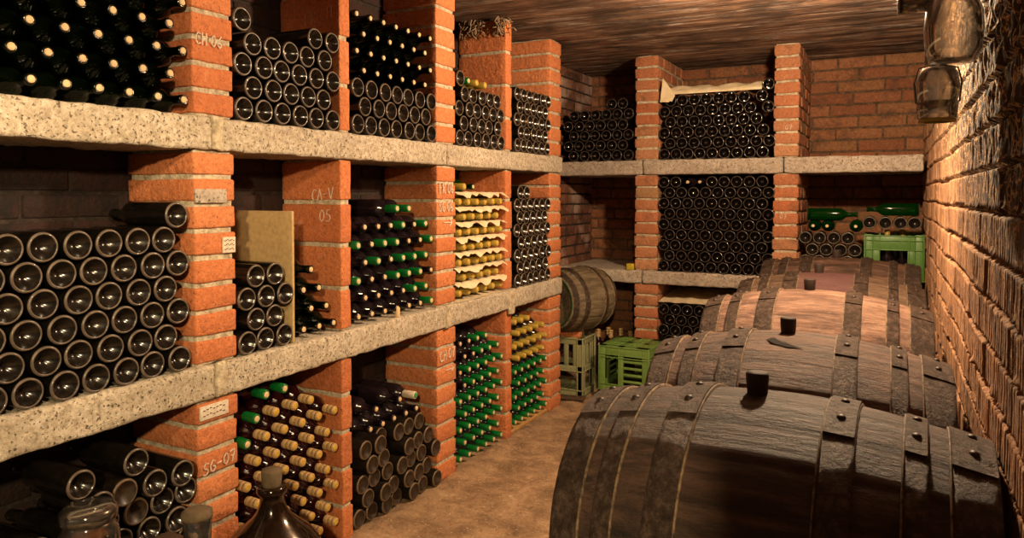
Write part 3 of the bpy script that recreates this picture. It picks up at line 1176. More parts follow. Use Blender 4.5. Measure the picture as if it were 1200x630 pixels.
# third bay, floor: loose dusty bottles with a few necks on top
B2 = [(.0412, [2.339, 2.4222, 2.5055, 2.5885, 2.672, 2.756, 2.846]), (.1130, [2.381, 2.464, 2.547, 2.630, 2.713, 2.8005]),
      (.1850, [2.3390, 2.4222, 2.5055, 2.5885, 2.6715, 2.756, 2.8440]), (.2570, [2.381, 2.464, 2.547, 2.630, 2.715, 2.7995]),
      (.3290, [2.339, 2.4222, 2.5055, 2.5885, 2.6715, 2.757])]
n2 = 7
for i, (z, ys) in enumerate(B2):
    for k, y in enumerate(ys):
        o = take('dusty')
        o.location = (FX + .004 + (rb.random() - .5) * .05 - (.05 if (i >= 3 and 2 <= k <= 2) else 0), y, z)
        o.rotation_euler = (rb.random() * 6, 0, 0)
        tag(o, f'brown-dusted bottle, base outward, {ORD[k]} from left in {rowname(i, n2)}, floor third bay', 'bottle', 'dusty pile in the floor third bay')
for i, (z, it) in enumerate([(.401, [(2.381, 'corkedplum'), (2.464, 'corkedplum'), (2.5475, 'corkedplum'), (2.631, 'corkedplum'), (2.714, 'corkedplum')]),
                             (.473, [(2.4225, 'corkedplum'), (2.5895, 'corkedplum'), (2.6725, 'white')])]):
    for k, (y, kind) in enumerate(it):
        o = take(kind)
        o.location = (BX + .012 + rb.random() * .01 + (.02 if kind == 'white' else 0), y, z)
        o.rotation_euler = (rb.random() * 6, 0, pi)
        look = {'white': 'bottle with white capsule and green end'}.get(kind, 'dark bottle, bare cork outward')
        tag(o, f'{look}, {ORD[k]} from left in {rowname(5 + i, 7)}, floor third bay', 'bottle', 'dusty pile in the floor third bay')
for y, z in ((2.797, .329),):
    pass

# ------------------------------------------------------------------ back rack bottles
rows = []
for i in range(4):
    rows.append((US[1] + Z0 + .0718 * i, hexrow(-2.062 if i % 2 == 0 else -2.1035, .0830, 6, 'black')))
rows.append((US[1] + Z0 + .0718 * 4 + .004, hexrow(-2.062, .0830, 6, 'black')))
rows.append((US[1] + Z0 + .0718 * 5 + .004, [(-1.7715, 'black'), (-1.6885, 'black')]))
stack(rows, 'end rack corner bay', 'bottles in the end rack corner bay', 'back', pjit=.008)
rows = []
for i in range(6):
    s = -1.389 if i % 2 == 0 else -1.3485
    rows.append((US[1] + Z0 - .002 + .0728 * i, hexrow(s, .0812, 9 if i < 3 else (8 if i < 5 else 7), 'black')))
rows[4][1].append((-.7085, 'black'))
rows[5][1].append((-.7480, 'black'))
rows.append((US[1] + Z0 - .002 + .0728 * 6, [(-.7090, 'black')]))
stack(rows, 'end rack papered bay', 'bottles in the end rack papered bay', 'back', pjit=.008)
rows = []
for i in range(9):
    s = -1.389 if i % 2 == 0 else -1.3485
    if i == 8:
        it = hexrow(-1.389, .0812, 9, lambda k: 'corkedplum' if k in (2, 3) else 'black')
    else:
        it = hexrow(s, .0812, 9, 'black')
    rows.append((.828 + Z0 + .0722 * i, it))
stack(rows, 'end rack middle bay', 'bottles in the end rack middle bay', 'back', pjit=.004)
rows = []
for i in range(4):
    s = -1.384 if i % 2 else -1.343
    rows.append((.352 + .0722 * i, hexrow(s, .0815, 6, 'black')))
stack(rows, 'end rack floor bay', 'bottles in the end rack floor bay', 'back')
m = MB()
brick_rows(m, -1.428, -.68, BY + .01, WY - .02, 0, .310, .0775, .25, None, seg=.1)
struct(m.build('brick_plinth', [M['brick_pale'], M['mortar']]), 'low brick plinth under the floor bay bottles of the end rack', 'plinth')
# right-hand bay, bottles left of the green crate
rows = []
for i in range(4):
    s = -.4725 if i % 2 else -.432
    rows.append((.828 + Z0 + .0735 * i, hexrow(s, .0818, 5 if i % 2 else 4, 'base')))
rows = [(z, [(x, k) for x, k in it if x < -.18]) for z, it in rows]
stack(rows, 'end rack crate bay', 'bottles beside the green crate', 'back')
for k, x in enumerate((-.432, -.350, -.186)):
    o = take('brightcork')
    o.location = (x, BY + .33, .828 + Z0 + .0735 * 4)
    o.rotation_euler = (0, 0, pi / 2)
    tag(o, f'green glass bottle, cork outward, {ORD[k]} from left atop stack beside green crate', 'bottle', 'corked bottles atop the crate bay stack')
o = copy_tree(PR['bright'])
o.location = (-.475, BY + .12, .828 + Z0 + .0735 * 5 - .002)
o.rotation_euler = (0, 0, pi)
tag(o, 'bright green bottle lying sideways atop the stack, neck pointing right', 'bottle')
o = PR['bright']
o.location = (.165, BY + .20, 1.267)
o.rotation_euler = (0, 0, 0)
tag(o, 'dark green bottle lying sideways above the crate, neck pointing left', 'bottle')
# bottles lying on the crate
for k, x in enumerate((-.098, -.010, .072, .150)):
    if k == 3:
        x = .148
    o = copy_tree(PR['base'])
    o.location = (x - .012, BY + .06, 1.187)
    o.rotation_euler = (0, 0, -pi / 2)
    tag(o, f'dark bottle, base outward, {ORD[k]} from left on top of the bright green crate', 'bottle', 'bottles lying on the bright green crate')


# ------------------------------------------------------------------ crates
def crate(loc, sx, sy, sz, mat, label, style, rz=0.0):
    """plastic bottle crate: origin at the near left floor corner; panels, rails and slats as bars"""
    root = empty('plastic_crate', loc, rz)
    tag(root, label, 'crate')
    m = MB()
    t = .010
    p = .045                                   # corner posts
    def B(*a):
        m.rbox(*a, 0, .003, 0, 0)

    for (cx, cy) in ((0, 0), (sx, 0), (0, sy), (sx, sy)):
        x0, x1 = (cx, cx + p) if cx == 0 else (cx - p, cx)
        y0, y1 = (cy, cy + p) if cy == 0 else (cy - p, cy)
        B(x0, x1, y0 if cy == 0 else y1 - t, y0 + t if cy == 0 else y1, 0, sz)
        B(x0 if cx == 0 else x1 - t, x0 + t if cx == 0 else x1, y0, y1, 0, sz)
        m.build('corner_post', mat, root)
        m = MB()

    def panel(name, ln, place, kind):
        nonlocal m
        m = MB()

        def bar(a0, a1, z0, z1, th=t, out=0.0):
            if place == 'front':
                B(a0, a1, -out, th, z0, z1)
            elif place == 'back':
                B(a0, a1, sy - th, sy + out, z0, z1)
            elif place == 'left':
                B(-out, th, a0, a1, z0, z1)
            else:
                B(sx - th, sx + out, a0, a1, z0, z1)
        if kind == 'upturned':
            bar(p, ln - p, 0, sz * .13)
            bar(p, ln - p, sz * .80, sz * .97)
            bar(ln * .40, ln * .50, sz * .13, sz * .80)
            for k in range(4):
                z = sz * (.22 + .145 * k)
                bar(ln * .50, ln - p, z, z + sz * .055)
            for z in (sz * .14, sz * .74, sz * .80, sz * .97):
                bar(0, ln, z, z + .006, t, .005)
            for a in (0, ln * .40, ln - .005):
                bar(a, a + .005, 0, sz, t, .005)
        elif kind == 'window':
            bar(p, ln - p, sz * .66, sz * .97)
            bar(p, ln - p, 0, sz * .30)
            bar(p, ln * .27, sz * .30, sz * .66)
            bar(ln * .73, ln - p, sz * .30, sz * .66)
            for z in (sz * .28, sz * .66, sz * .86, sz * .96):
                bar(0, ln, z, z + .007, t, .006)
            for a in (0, ln * .25, ln * .75, ln - .006):
                bar(a, a + .006, 0, sz, t, .005)
        elif kind == 'twotier':
            bar(0, ln, 0, sz * .10)
            bar(0, ln, sz * .42, sz * .52)
            bar(0, ln, sz * .88, sz)
            for a in (.16, .34, .62, .80):
                bar(ln * a, ln * (a + .09), sz * .52, sz * .88)
            for a in (.02, .9):
                bar(ln * a, ln * (a + .08), sz * .10, sz * .42)
            for z in (sz * .10, sz * .42, sz * .97):
                bar(-.003, ln + .003, z, z + .007, t, .006)
            for a in (0, ln * .12, ln * .88, ln - .006):
                bar(a, a + .006, 0, sz, t, .005)
        m.build(name, mat, root)
    for place, ln in (('front', sx), ('back', sx), ('left', sy), ('right', sy)):
        panel('side_panel', ln, place, style)
    m = MB()
    zt = sz if style == 'upturned' else .02
    for k in range(9):
        a = t + (sx - 2 * t - .016) * k / 8
        B(a, a + .016, t, sy - t, zt - .012, zt - .002)
    for k in range(7):
        a = t + (sy - 2 * t - .016) * k / 6
        B(t, sx - t, a, a + .016, zt - .010, zt)
    if style == 'upturned':
        B(0, sx, 0, .05, zt - .012, zt)
        B(0, sx, sy - .05, sy, zt - .012, zt)
        B(0, .05, 0, sy, zt - .012, zt)
        B(sx - .09, sx, 0, sy, zt - .012, zt)
        B(sx * .38, sx * .52, 0, sy, zt - .012, zt)
        B(.05, sx - .05, sy * .42, sy * .55, zt - .012, zt)
    m.build('base_grid', mat, root)
    return root


crate((-1.709, 4.590, .062), .345, .365, .300, M['crate'], 'green plastic bottle crate upside down on the floor by the casks', 'upturned', -.04)
crate((-2.165, 4.545, .004), .360, .235, .398, M['crate_old'], 'grey-green weathered crate on the floor carrying the keg', 'twotier')
crate((-.133, BY + .03, .832), .320, .30, .285, M['crate_bright'], 'bright green bottle crate on the end rack shelf by the wall', 'window')


m = MB()
m.rbox(-1.70, -1.36, 4.60, 4.93, .002, .058, 0, .004, .06, .002, 15)
tag(m.build('wooden_pallet', M['beam'], None, (-1.53, 4.76, .002)), 'dark board on the floor under the upside-down green crate', 'board')


# bottles standing in the bright crate
def standing(kind, loc, label, group=None):
    o = take(kind) if kind not in ('gold',) else copy_tree(PR[kind])
    o.location = loc
    o.rotation_euler = (0, pi / 2, rb.random() * 6)
    q = .96 if kind == 'gold' else 1.1
    o.scale = (q, q, q)
    return tag(o, label, 'bottle', group)


for k, (x, y) in enumerate(((-.010, BY + .12), (.075, BY + .16))):
    standing('gold', (x, y, .856), f'gold-capped bottle standing in the bright green crate, {["front", "rear"][k]} one', 'bottles standing in the bright crate')
# corked bottles standing on the floor behind the crates
for k, (x, y) in enumerate(((-1.940, 5.200), (-1.895, 5.300), (-1.845, 5.210), (-1.795, 5.300), (-1.700, 5.230))):
    standing('buff', (x, y, .020), f'bottle standing behind the crates, buff capsule up, {ORD[k]} from left', 'corked bottles standing behind the crates')


# ------------------------------------------------------------------ barrels
def barrel_profile(L, Rb, Re, n=28):
    return [(-L / 2 + L * k / n, Rb - (Rb - Re) * (2 * k / n - 1) ** 2) for k in range(n + 1)]


def barrel(Xl, Xr, Y, zc, Re, Rb, yaw, wood, label, hoops, bung_x, name='wine_barrel', rz=None, rivets=True, bung=True, chime=.03, group='oak barrels along the wall', hw=None):
    L = Xr - Xl
    xm = (Xl + Xr) / 2
    root = empty(name, (xm, Y, zc - Rb), yaw if rz is None else rz)
    tag(root, label, 'barrel', group)
    up = Matrix.Translation((0, 0, Rb))
    rad = lambda x: Rb - (Rb - Re) * (2 * x / L) ** 2
    NS = 22
    ph = random.Random(int(Y * 100)).random()

    def wob(a, th):
        f = fract(th / (2 * pi) * NS + ph)
        e = min(f, 1 - f)
        return (-.004 if e < .06 else 0) + (.0015 * noise.noise(Vector((a * 6, cos(th) * 4, sin(th) * 4))))
    m = MB()
    prof = [(-L / 2, Re - .022)] + barrel_profile(L, Rb, Re) + [(L / 2, Re - .022)]
    prof = [(-L / 2 + chime, Re - .026)] + prof + [(L / 2 - chime, Re - .026)]
    m.lathe(prof, NS * 8, None, 'x', up, True, 2 * pi, wob)
    body = m.build('staves', wood, root)
    for s in (-1, 1):
        m = MB()
        x = s * (L / 2 - chime)
        pr = [(x, 0), (x, Re - .022)] if s > 0 else [(x, Re - .022), (x, 0)]
        m.lathe(pr + ([(x - .02, Re - .022)] if s > 0 else []), 48, None, 'x', up, False)
        if s < 0:
            m.lathe([(x + .02, 0), (x + .02, Re - .022), (x, Re - .022)], 48, None, 'x', up, False)
        m.build('barrel_head', wood, root)
    for (a, c) in hoops:
        m = MB()
        rng = random.Random(int(a * 1000 + Y * 10))
        lap = .35 + rng.random() * .2

        def w2(q, th):
            return .0018 * noise.noise(Vector((q * 30, cos(th) * 9, sin(th) * 9))) + .0006 * noise.noise(Vector((q * 90, cos(th) * 40, sin(th) * 40)))
        k = 6
        outer = [(a + (c - a) * i / k, rad(a + (c - a) * i / k) + .0052) for i in range(k + 1)]
        m.lathe([(a, rad(a) - .003)] + outer + [(c, rad(c) - .003)], 120, [0] + [0] * (k) + [1], 'x', up, True, 2 * pi, w2)
        # the lip along the edge facing the middle
        ed = c if (a + c) / 2 < 0 else a
        m.lathe([(ed - .0022, rad(ed)), (ed - .0018, rad(ed) + .0068), (ed + .0018, rad(ed) + .0068), (ed + .0022, rad(ed))], 120, [1, 1, 1], 'x', up, True)
        # overlapped end of the strap on the near upper side
        th0 = -radians(26)
        pts = []
        for i in range(9):
            th = radians(90) + th0 * 0 + radians(22) * (i / 8 - .35)
            pts.append(th)
        sg = lambda th, x, e: up @ Vector((x, -cos(th) * (rad(x) + e), sin(th) * (rad(x) + e)))
        A0, A1 = radians(66), radians(104)
        nn = 10
        vs, fs = [], []
        for i in range(nn + 1):
            th = A0 + (A1 - A0) * i / nn
            for (x, e) in ((a + .002, .004), (a + .002, .0095), (c - .002, .0095), (c - .002, .004)):
                vs.append(sg(th, x, e))
        for i in range(nn):
            for q in range(3):
                o4 = i * 4
                fs.append((o4 + q, o4 + q + 1, o4 + q + 5, o4 + q + 4))
        fs.append((0, 1, 2, 3))
        fs.append((nn * 4 + 3, nn * 4 + 2, nn * 4 + 1, nn * 4))
        m.add(vs, fs, 0, False)
        h = m.build('hoop', [M['hoop'], M['hoop_edge']], root)
        if rivets:
            for th in (radians(76), radians(92)):
                m = MB()
                ctr = sg(th, (a + c) / 2, .009)
                nrm = (ctr - (up @ Vector(((a + c) / 2, 0, 0)))).normalized()
                q = nrm.to_track_quat('Z', 'Y').to_matrix().to_4x4()
                m.lathe([(-.002, .009), (.002, .0085), (.0048, .0055), (.006, 0)], 12, None, 'z', Matrix.Translation(ctr) @ q)
                m.build('rivet', M['rivet'], h)
    if bung:
        m = MB()
        x = bung_x
        zt = Rb + rad(x)

        def wb(a, th):
            return .0012 * noise.noise(Vector((a * 60, cos(th) * 3 + Y, sin(th) * 3)))
        m.lathe([(zt - .02, .019), (zt + .012, .0215), (zt + .040, .0235), (zt + .045, .0215), (zt + .046, .010), (zt + .045, 0)], 28, None, 'z',
                Matrix.Translation((x, 0, 0)) @ Matrix.Rotation(random.Random(int(Y * 77)).uniform(-.08, .08), 4, 'Y') if False else Matrix.Translation((x, 0, 0)), True, 2 * pi, wb)
        m.build('bung', M['bung'], root)
    return root


def hoopset(L, scale=1.0):
    e = L / 2
    left = [(-e, -e + .075), (-e + .105, -e + .145), (-e + .215, -e + .285)]
    return left + [(-c, -a) for a, c in reversed(left)]


H1 = [(-.612, -.543), (-.513, -.469), (-.404, -.339), (-.103, -.045), (.034, .074), (.108, .175)]
bar = [(-.612, .183, 1.623, .625, .258, .312, -.035, 'oak_dark', 'nearest large dark oak barrel at the bottom of the row', -.245),
       (-.655, .163, 2.356, .618, .256, .325, .005, 'oak', 'second oak barrel from the camera, with a split beside its bung', -.268),
       (-.690, .155, 3.220, .658, .242, .314, 0.0, 'oak_pale', 'third oak barrel, pale and lit brightest, behind the split one', -.285),
       (-.690, .158, 3.985, .640, .258, .330, .01, 'oak_wine', 'fourth oak barrel with purple wine stain around its bung', -.31),
       (-.671, .160, 4.650, .692, .262, .304, -.02, 'oak', 'last oak barrel in the row, below the bright green crate', -.27)]
for i, (a, c, Y, zc, Re, Rb, yw, wd, lb, bx) in enumerate(bar):
    L = c - a
    xm = (a + c) / 2
    s = L / .795
    hp = [((p - (-.2145)) * s, (q - (-.2145)) * s) for p, q in H1]
    hp[0] = (-L / 2 + .001, hp[0][1])
    hp[-1] = (hp[-1][0], L / 2 - .001)
    barrel(a, c, Y, zc, Re, Rb, yw, M[wd], lb, hp, bx - xm)

# broken stave beside the bung of the second barrel
a, c, Y, zc, Re, Rb, yw, wd, lb, bx = bar[1]
br2 = [o for o in COL.objects if o.get('label') == lb][0]
m = MB()
L = c - a
pts = [(-.050, 15, 15.6), (-.040, 13, 17), (-.030, 12.5, 19), (-.020, 15, 20), (-.008, 17, 20.5), (.004, 17.5, 21.5), (.016, 19, 22), (.034, 20.5, 21.8), (.056, 21.6, 22)]
vs_, fs_ = [], []
for (px, d0, d1) in pts:
    for dg in (d0, d1):
        x = bx - (a + c) / 2 + px
        r = Rb - (Rb - Re) * (2 * x / L) ** 2 + .0022
        vs_.append((x, -r * sin(radians(dg)), Rb + r * cos(radians(dg))))
for k in range(len(pts) - 1):
    fs_.append((2 * k, 2 * k + 1, 2 * k + 3, 2 * k + 2))
m.add(vs_, fs_)
M['split'] = plain('split_wood', '#0c0705', .95)
m.build('stave_split', M['split'], br2)

# timbers the barrels lie on
root = empty('barrel_stillage', (-.23, 3.1, 0))
tag(root, 'dark timber stillage on the floor under the row of barrels', 'stand')
for x in (-.45, .0):
    m = MB()
    m.rbox(x - .05 + .23, x + .05 + .23, 1.30 - 3.1, 4.93 - 3.1, .0, .24, 0, .008, .08, .004, 12)
    m.build('timber', M['beam'], root)
    for (a, c, Y, zc, Re, Rb, yw, wd, lb, bx) in bar:
        L, xm = c - a, (a + c) / 2
        rr = Rb - (Rb - Re) * (2 * (x - xm) / L) ** 2
        top = zc - rr - .022
        if top > .25:
            m = MB()
            m.rbox(x - .05 + .23, x + .05 + .23, Y - .10 - 3.1, Y + .10 - 3.1, .238, top, 0, .004, .06, 0)
            m.build('chock', M['beam'], root)

# keg on the crates in the corner
ang = atan2(.937, .35)
kc = Vector((-1.892, 4.635, .652))
Lk, Rk, Rke = .43, .216, .182
hk = [(-Lk / 2 + .001, -Lk / 2 + .04), (-.125, -.09), (.06, .095), (.175, Lk / 2 - .001)]
kg = barrel(kc.x - Lk / 2, kc.x + Lk / 2, kc.y, kc.z, Rke, Rk, 0, M['oak_keg'], 'small grey keg with green head lying on the weathered crate', hk, 0, 'wooden_keg', ang, False, False, .035, None)
m = MB()
up = Matrix.Translation((0, 0, Rk))
m.lathe([(-Lk / 2 + .030, Rke - .030), (-Lk / 2 - .001, Rke - .024), (-Lk / 2 - .001, Rke - .012), (-Lk / 2 + .0, Rke - .012)], 60, None, 'x', up)
m.build('chime_ring', M['keg_green'], kg)
m = MB()
m.rbox(-1.99, -1.83, 4.55, 4.60, .400, .440, 0, .004, .02, .004, 20)
tag(m.build('brick_chock', M['brick'], None, (-1.91, 4.575, .40)), 'broken brick piece wedged under the keg on the crate', 'brick')
m = MB()
vs = [(-1.855, 4.70, .402), (-1.808, 4.68, .402), (-1.808, 4.778, .402), (-1.855, 4.778, .402),
      (-1.855, 4.70, .425), (-1.808, 4.68, .430), (-1.808, 4.778, .455), (-1.855, 4.778, .440)]
m.add(vs, [(3, 2, 1, 0), (4, 5, 6, 7), (0, 1, 5, 4), (1, 2, 6, 5), (2, 3, 7, 6), (3, 0, 4, 7)])
tag(m.build('wooden_wedge', M['beam'], None, (-1.83, 4.72, .402)), 'dark wooden wedge propping the keg at the back of the crate', 'wedge')
# scraps by the last pillar
for k, (x, y, rz, lb) in enumerate(((-1.86, 4.46, .2, 'broken board scrap on the floor by the end pillar'), (-2.06, 4.45, .1, 'thin splintered board leaning behind the end pillar'))):
    m = MB()
    m.rbox(-.10, .10, -.03, .03, 0, .018 + .02 * k, 0, .003, .03, .003, 20)
    tag(m.build('board_scrap', M['beam'], None, None, (x, y, .012 + .001 * k), (0, 0, rz)), lb, 'board')

# ------------------------------------------------------------------ sheets, boards, small things
m = MB()
m.rbox(-2.180, FX - .004, 1.9575, 1.9695, LS[1] + .002, 1.302, 0, .003, .04, .001, 12)
tag(m.build('fibre_board', M['board'], None, (-2.0, 1.9715, LS[1])), 'pale upright board dividing the middle second bay', 'board')

for i in range(8):
    seed = random.Random(i * 17 + 3).random() * 50

    def sheet(u, v, seed=seed, i=i):
        y = 3.066 + .515 * u
        x = BX + .02 + (FX + .006 - BX - .02) * v
        edge = max(0, (v - .78) / .22)
        ruffle = noise.noise(Vector((u * 7 + seed, i * 3.7, 0)))
        wave = 0
        if i:
            ylow = 3.103 if (i - 1) % 2 == 0 else 3.1458
            wave = .0058 * cos(2 * pi * (y - ylow) / .0855) * (1 - min(1, edge * 1.6))
        zz = LS[1] + .0012 + (0 if i == 0 else .0404 + .0755 * (i - 1) + .0378) + wave
        if i:
            n2 = noise.noise(Vector((u * 13 + seed, i * 1.7, 3)))
            rise = .0125 * min(1, edge / .45)
            fall = max(0, (edge - .62) / .38)
            x += fall * (.006 + .020 * ruffle + .006 * n2) + .004
            zz += rise - fall * (.020 + .026 * ruffle + .014 * n2) + edge * .006 * noise.noise(Vector((u * 5, i * 2.3, seed)))
            zz = max(zz, LS[1] + .0012 + .0404 + .0755 * (i - 1) + .0195) if fall > 0 else zz
        else:
            x += edge * .016 * ruffle
        if i:
            pass
        elif x > FX + .014:
            zz -= (x - FX - .014) * .9
        return Vector((x, y, zz))
    m = MB()
    m.grid(sheet, 72, 30)
    m.grid(lambda u, v: sheet(u, v) + Vector((0, 0, -.0008)), 72, 30, flip=True)
    tag(m.build('paper_sheet', M['paper'], None, (-2.0, 3.32, LS[1] + .0755 * i)), f'crumpled cream paper under the {rowname(i, 8)} of pale bottles, papered middle bay', 'paper', 'paper sheets between the pale bottles')
# wrapping over the upper end-rack stack
m = MB()


def wrap(u, v):
    x = -1.405 + .655 * u
    r = min(1, v / .45)
    y = BY + .012 + .09 * r ** 1.6 + max(0, v - .45) * .6
    top = .058 + .016 * noise.noise(Vector((u * 5, 1, 1))) + .012 * math.exp(-((u - .15) / .12) ** 2)
    z = 2.048 + top * r ** .8 + .022 * noise.noise(Vector((u * 9, v * 5, 4))) * r - .03 * max(0, v - .45)
    y += .03 * noise.noise(Vector((u * 8, v * 4, 7))) * r
    return Vector((x, y, z))


m.grid(wrap, 60, 24)
m.grid(lambda u, v: wrap(u, v) + Vector((0, 0, -.0015)), 60, 24, flip=True)
wp = tag(m.build('wrapping_paper', M['paper'], None, (-1.06, 5.2, 2.06)), 'brown wrapping paper draped over the top stack of the end rack', 'paper')
m = MB()


def flap(u, v):
    x = -1.418 + .085 * u
    y = BY - .012 - .004 * u
    z = 1.995 + .165 * v * (1 - .75 * u) + .01 * noise.noise(Vector((u * 4, v * 4, 2)))
    return Vector((x + .02 * v, y, z))


m.grid(flap, 14, 12)
m.grid(lambda u, v: flap(u, v) + Vector((0, .0015, 0)), 14, 12, flip=True)
o = m.build('folded_corner', M['paper'], wp, (-1.06, 5.2, 2.06))
o.location = (0, 0, 0)
# paper over the bottles of the floor bay
m = MB()


def wrap2(u, v):
    x = -1.425 + .55 * u
    y = BY + .0 + .5 * v
    z = .618 + .045 * v + .012 * noise.noise(Vector((u * 7, v * 4, 8)))
    return Vector((x, y, z))


m.grid(wrap2, 46, 22)
m.grid(lambda u, v: wrap2(u, v) + Vector((0, 0, -.0015)), 46, 22, flip=True)
tag(m.build('paper_cover', M['paper'], None, (-1.15, 5.2, .62)), 'pale paper laid over the floor bay bottles of the end rack', 'paper')
# card strip in the corner bay stack
m = MB()


def card(u, v):
    x = -2.00 + .36 * u
    y = BY - .004 + .26 * v
    z = US[1] + Z0 + .0718 * 3 + R + .0012 + .0011 * sin(u * 24)
    return Vector((x, y, z))


m.grid(card, 40, 4)
m.grid(lambda u, v: card(u, v) + Vector((0, 0, -.0009)), 40, 4, flip=True)
tag(m.build('cardboard_strip', M['paper'], None, (-1.82, 5.1, 1.89)), 'wavy pale cardboard strip between bottles in the end rack corner bay', 'cardboard')
# yellow packet
m = MB()
m.rbox(-1.655, -1.602, BY - .005, BY + .045, .829, .872, 0, .003, .02, .0006, 20)
tag(m.build('card_packet', M['yellow'], None, (-1.63, BY + .02, .829)), 'small yellow packet on the shelf beside the end rack pillar', 'packet')
# loose cork standing on the lower shelf
m = MB()
m.lathe([(LS[1] + .001, .0), (LS[1] + .001, .0112), (LS[1] + .003, .012), (LS[1] + .040, .0115), (LS[1] + .042, .0105), (LS[1] + .042, 0)], 18, None, 'z', Matrix.Translation((FX - .006, 2.585, 0)))
tag(m.build('bottle_cork', M['cork'], None, (FX - .006, 2.585, LS[1])), 'loose cork standing on the lower shelf edge below corked bottles', 'cork')
# plank at the foot of the last floor bay
m = MB()
m.rbox(BX + .02, FX - .012, 3.668, 4.168, .0, .0185, 0, .002, .06, .001, 15)
tag(m.build('base_plank', M['plank'], None, (-2.03, 3.92, 0)), 'pale plank on the floor under the green and gold capsules', 'plank')
# cobwebs hanging at the ceiling of the top fourth bay
rc = random.Random(3)
for k, (x, y, z, lb) in enumerate(((-2.07, 3.57, 2.24, 'dusty cobweb clump hanging under the ceiling in the top fourth bay'),
                                   (-1.900, 3.575, 2.27, 'smaller dusty cobweb beside the thin divider at the ceiling'))):
    m = MB()
    for j in range(46 if k == 0 else 26):
        p = Vector((x + rc.gauss(0, (.036 if k == 0 else .012)), y - abs(rc.gauss(0, .02)), CZ - .01))
        pts = [p]
        for q in range(5):
            p = p + Vector((rc.gauss(0, .013), rc.gauss(-.002, .008), -abs(rc.gauss(.016, .008))))
            pts.append(p.copy())
        m.tube(pts, .0022 + rc.random() * .0022, 5)
    tag(m.build('hanging_cobweb', M['web'], None, (x, y, z)), lb, 'cobweb', None, 'stuff')

# ------------------------------------------------------------------ bench, jar, tumbler, demijohn
root = empty('wooden_bench', (-1.65, 1.13, 0))
tag(root, 'low dark wooden bench in front of the near floor bay', 'bench')
m = MB()
m.rbox(-1.835, -1.455, .80, 1.405, .362, .395, 0, .008, .05, .002, 15)
m.build('bench_top', M['beam'], root).matrix_parent_inverse = Matrix.Translation((1.65, -1.13, 0))
for (x, y) in ((-1.80, .84), (-1.49, .84), (-1.80, 1.385), (-1.49, 1.385)):
    m = MB()
    m.rbox(x - .022, x + .022, y - .022, y + .022, .004, .365, 0, .004, .1, .001, 15)
    m.build('leg', M['beam'], root).matrix_parent_inverse = Matrix.Translation((1.65, -1.13, 0))

# preserving jar
jr = empty('preserving_jar', (-1.735, 1.105, .3955))
tag(jr, 'glass preserving jar with domed glass lid on the bench', 'jar')
m = MB()
m.lathe([(.004, 0), (.004, .058), (.012, .064), (.10, .066), (.118, .062), (.128, .055), (.136, .055), (.136, .051), (.127, .050), (.116, .057), (.10, .061), (.016, .060), (.010, .054), (.010, 0)], 40, None, 'z')
m.build('jar_body', M['bench_glass'], jr)
m = MB()
m.lathe([(.137, 0), (.137, .060), (.140, .062), (.156, .062), (.160, .058), (.166, .050), (.168, .020), (.167, 0)], 40, None, 'z')
m.build('lid', M['bench_glass'], jr)
m = MB()
m.lathe([(.011, 0), (.011, .053), (.018, .0585), (.100, .0600), (.114, .0565), (.114, 0)], 36, None, 'z')
m.build('contents', M['amber'], jr)

# tumbler
tg = empty('drinking_glass', (-1.552, 1.270, .3955))
tag(tg, 'small glass of red wine with a dusty cover on the bench', 'glass')
m = MB()
m.lathe([(.002, 0), (.002, .026), (.006, .0285), (.105, .0355), (.1065, .0345), (.105, .0335), (.012, .0265), (.010, 0)], 36, None, 'z')
m.build('glass_body', M['bench_glass'], tg)
m = MB()
m.lathe([(.0125, 0), (.0125, .0255), (.086, .0315), (.086, 0)], 32, [0, 0, 0], 'z')
m.build('wine', M['wine'], tg)
m = MB()
m.lathe([(.0865, 0), (.0865, .0312), (.100, .0325), (.100, 0)], 32, None, 'z')
m.build('wine_edge', M['wine_foam'], tg)
m = MB()


def wl(a, th):
    return .0025 * noise.noise(Vector((a * 40, cos(th) * 3, sin(th) * 3)))


m.lathe([(.1072, 0), (.1072, .037), (.112, .0385), (.120, .036), (.124, .026), (.122, 0)], 36, None, 'z', None, True, 2 * pi, wl)
m.build('dusty_cover', M['dust_lid'], tg)

jr.scale = (1.04, 1.04, 1.24)
tg.scale = (1, 1, 1.36)

# demijohn
dj = empty('glass_demijohn', (-1.655, 1.625, .002))
tag(dj, 'big dark glass demijohn with cork on the floor before red wine', 'demijohn')
m = MB()
m.lathe([(.010, 0), (.004, .08), (0, .125), (.008, .150), (.05, .168), (.12, .174), (.19, .171), (.25, .160), (.30, .140), (.335, .112), (.360, .082), (.380, .060),
         (.400, .046), (.425, .036), (.452, .0335), (.453, .042), (.462, .0455), (.474, .044), (.478, .039), (.478, .029), (.455, .026), (.455, 0)], 56, None, 'z')
m.build('bottle_body', M['demijohn'], dj)
m = MB()
m.lathe([(.456, 0), (.456, .0255), (.490, .0290), (.522, .0310), (.526, .029), (.526, 0)], 30, None, 'z', None, True, 2 * pi, wl)
m.build('cork', M['dust_lid'], dj)

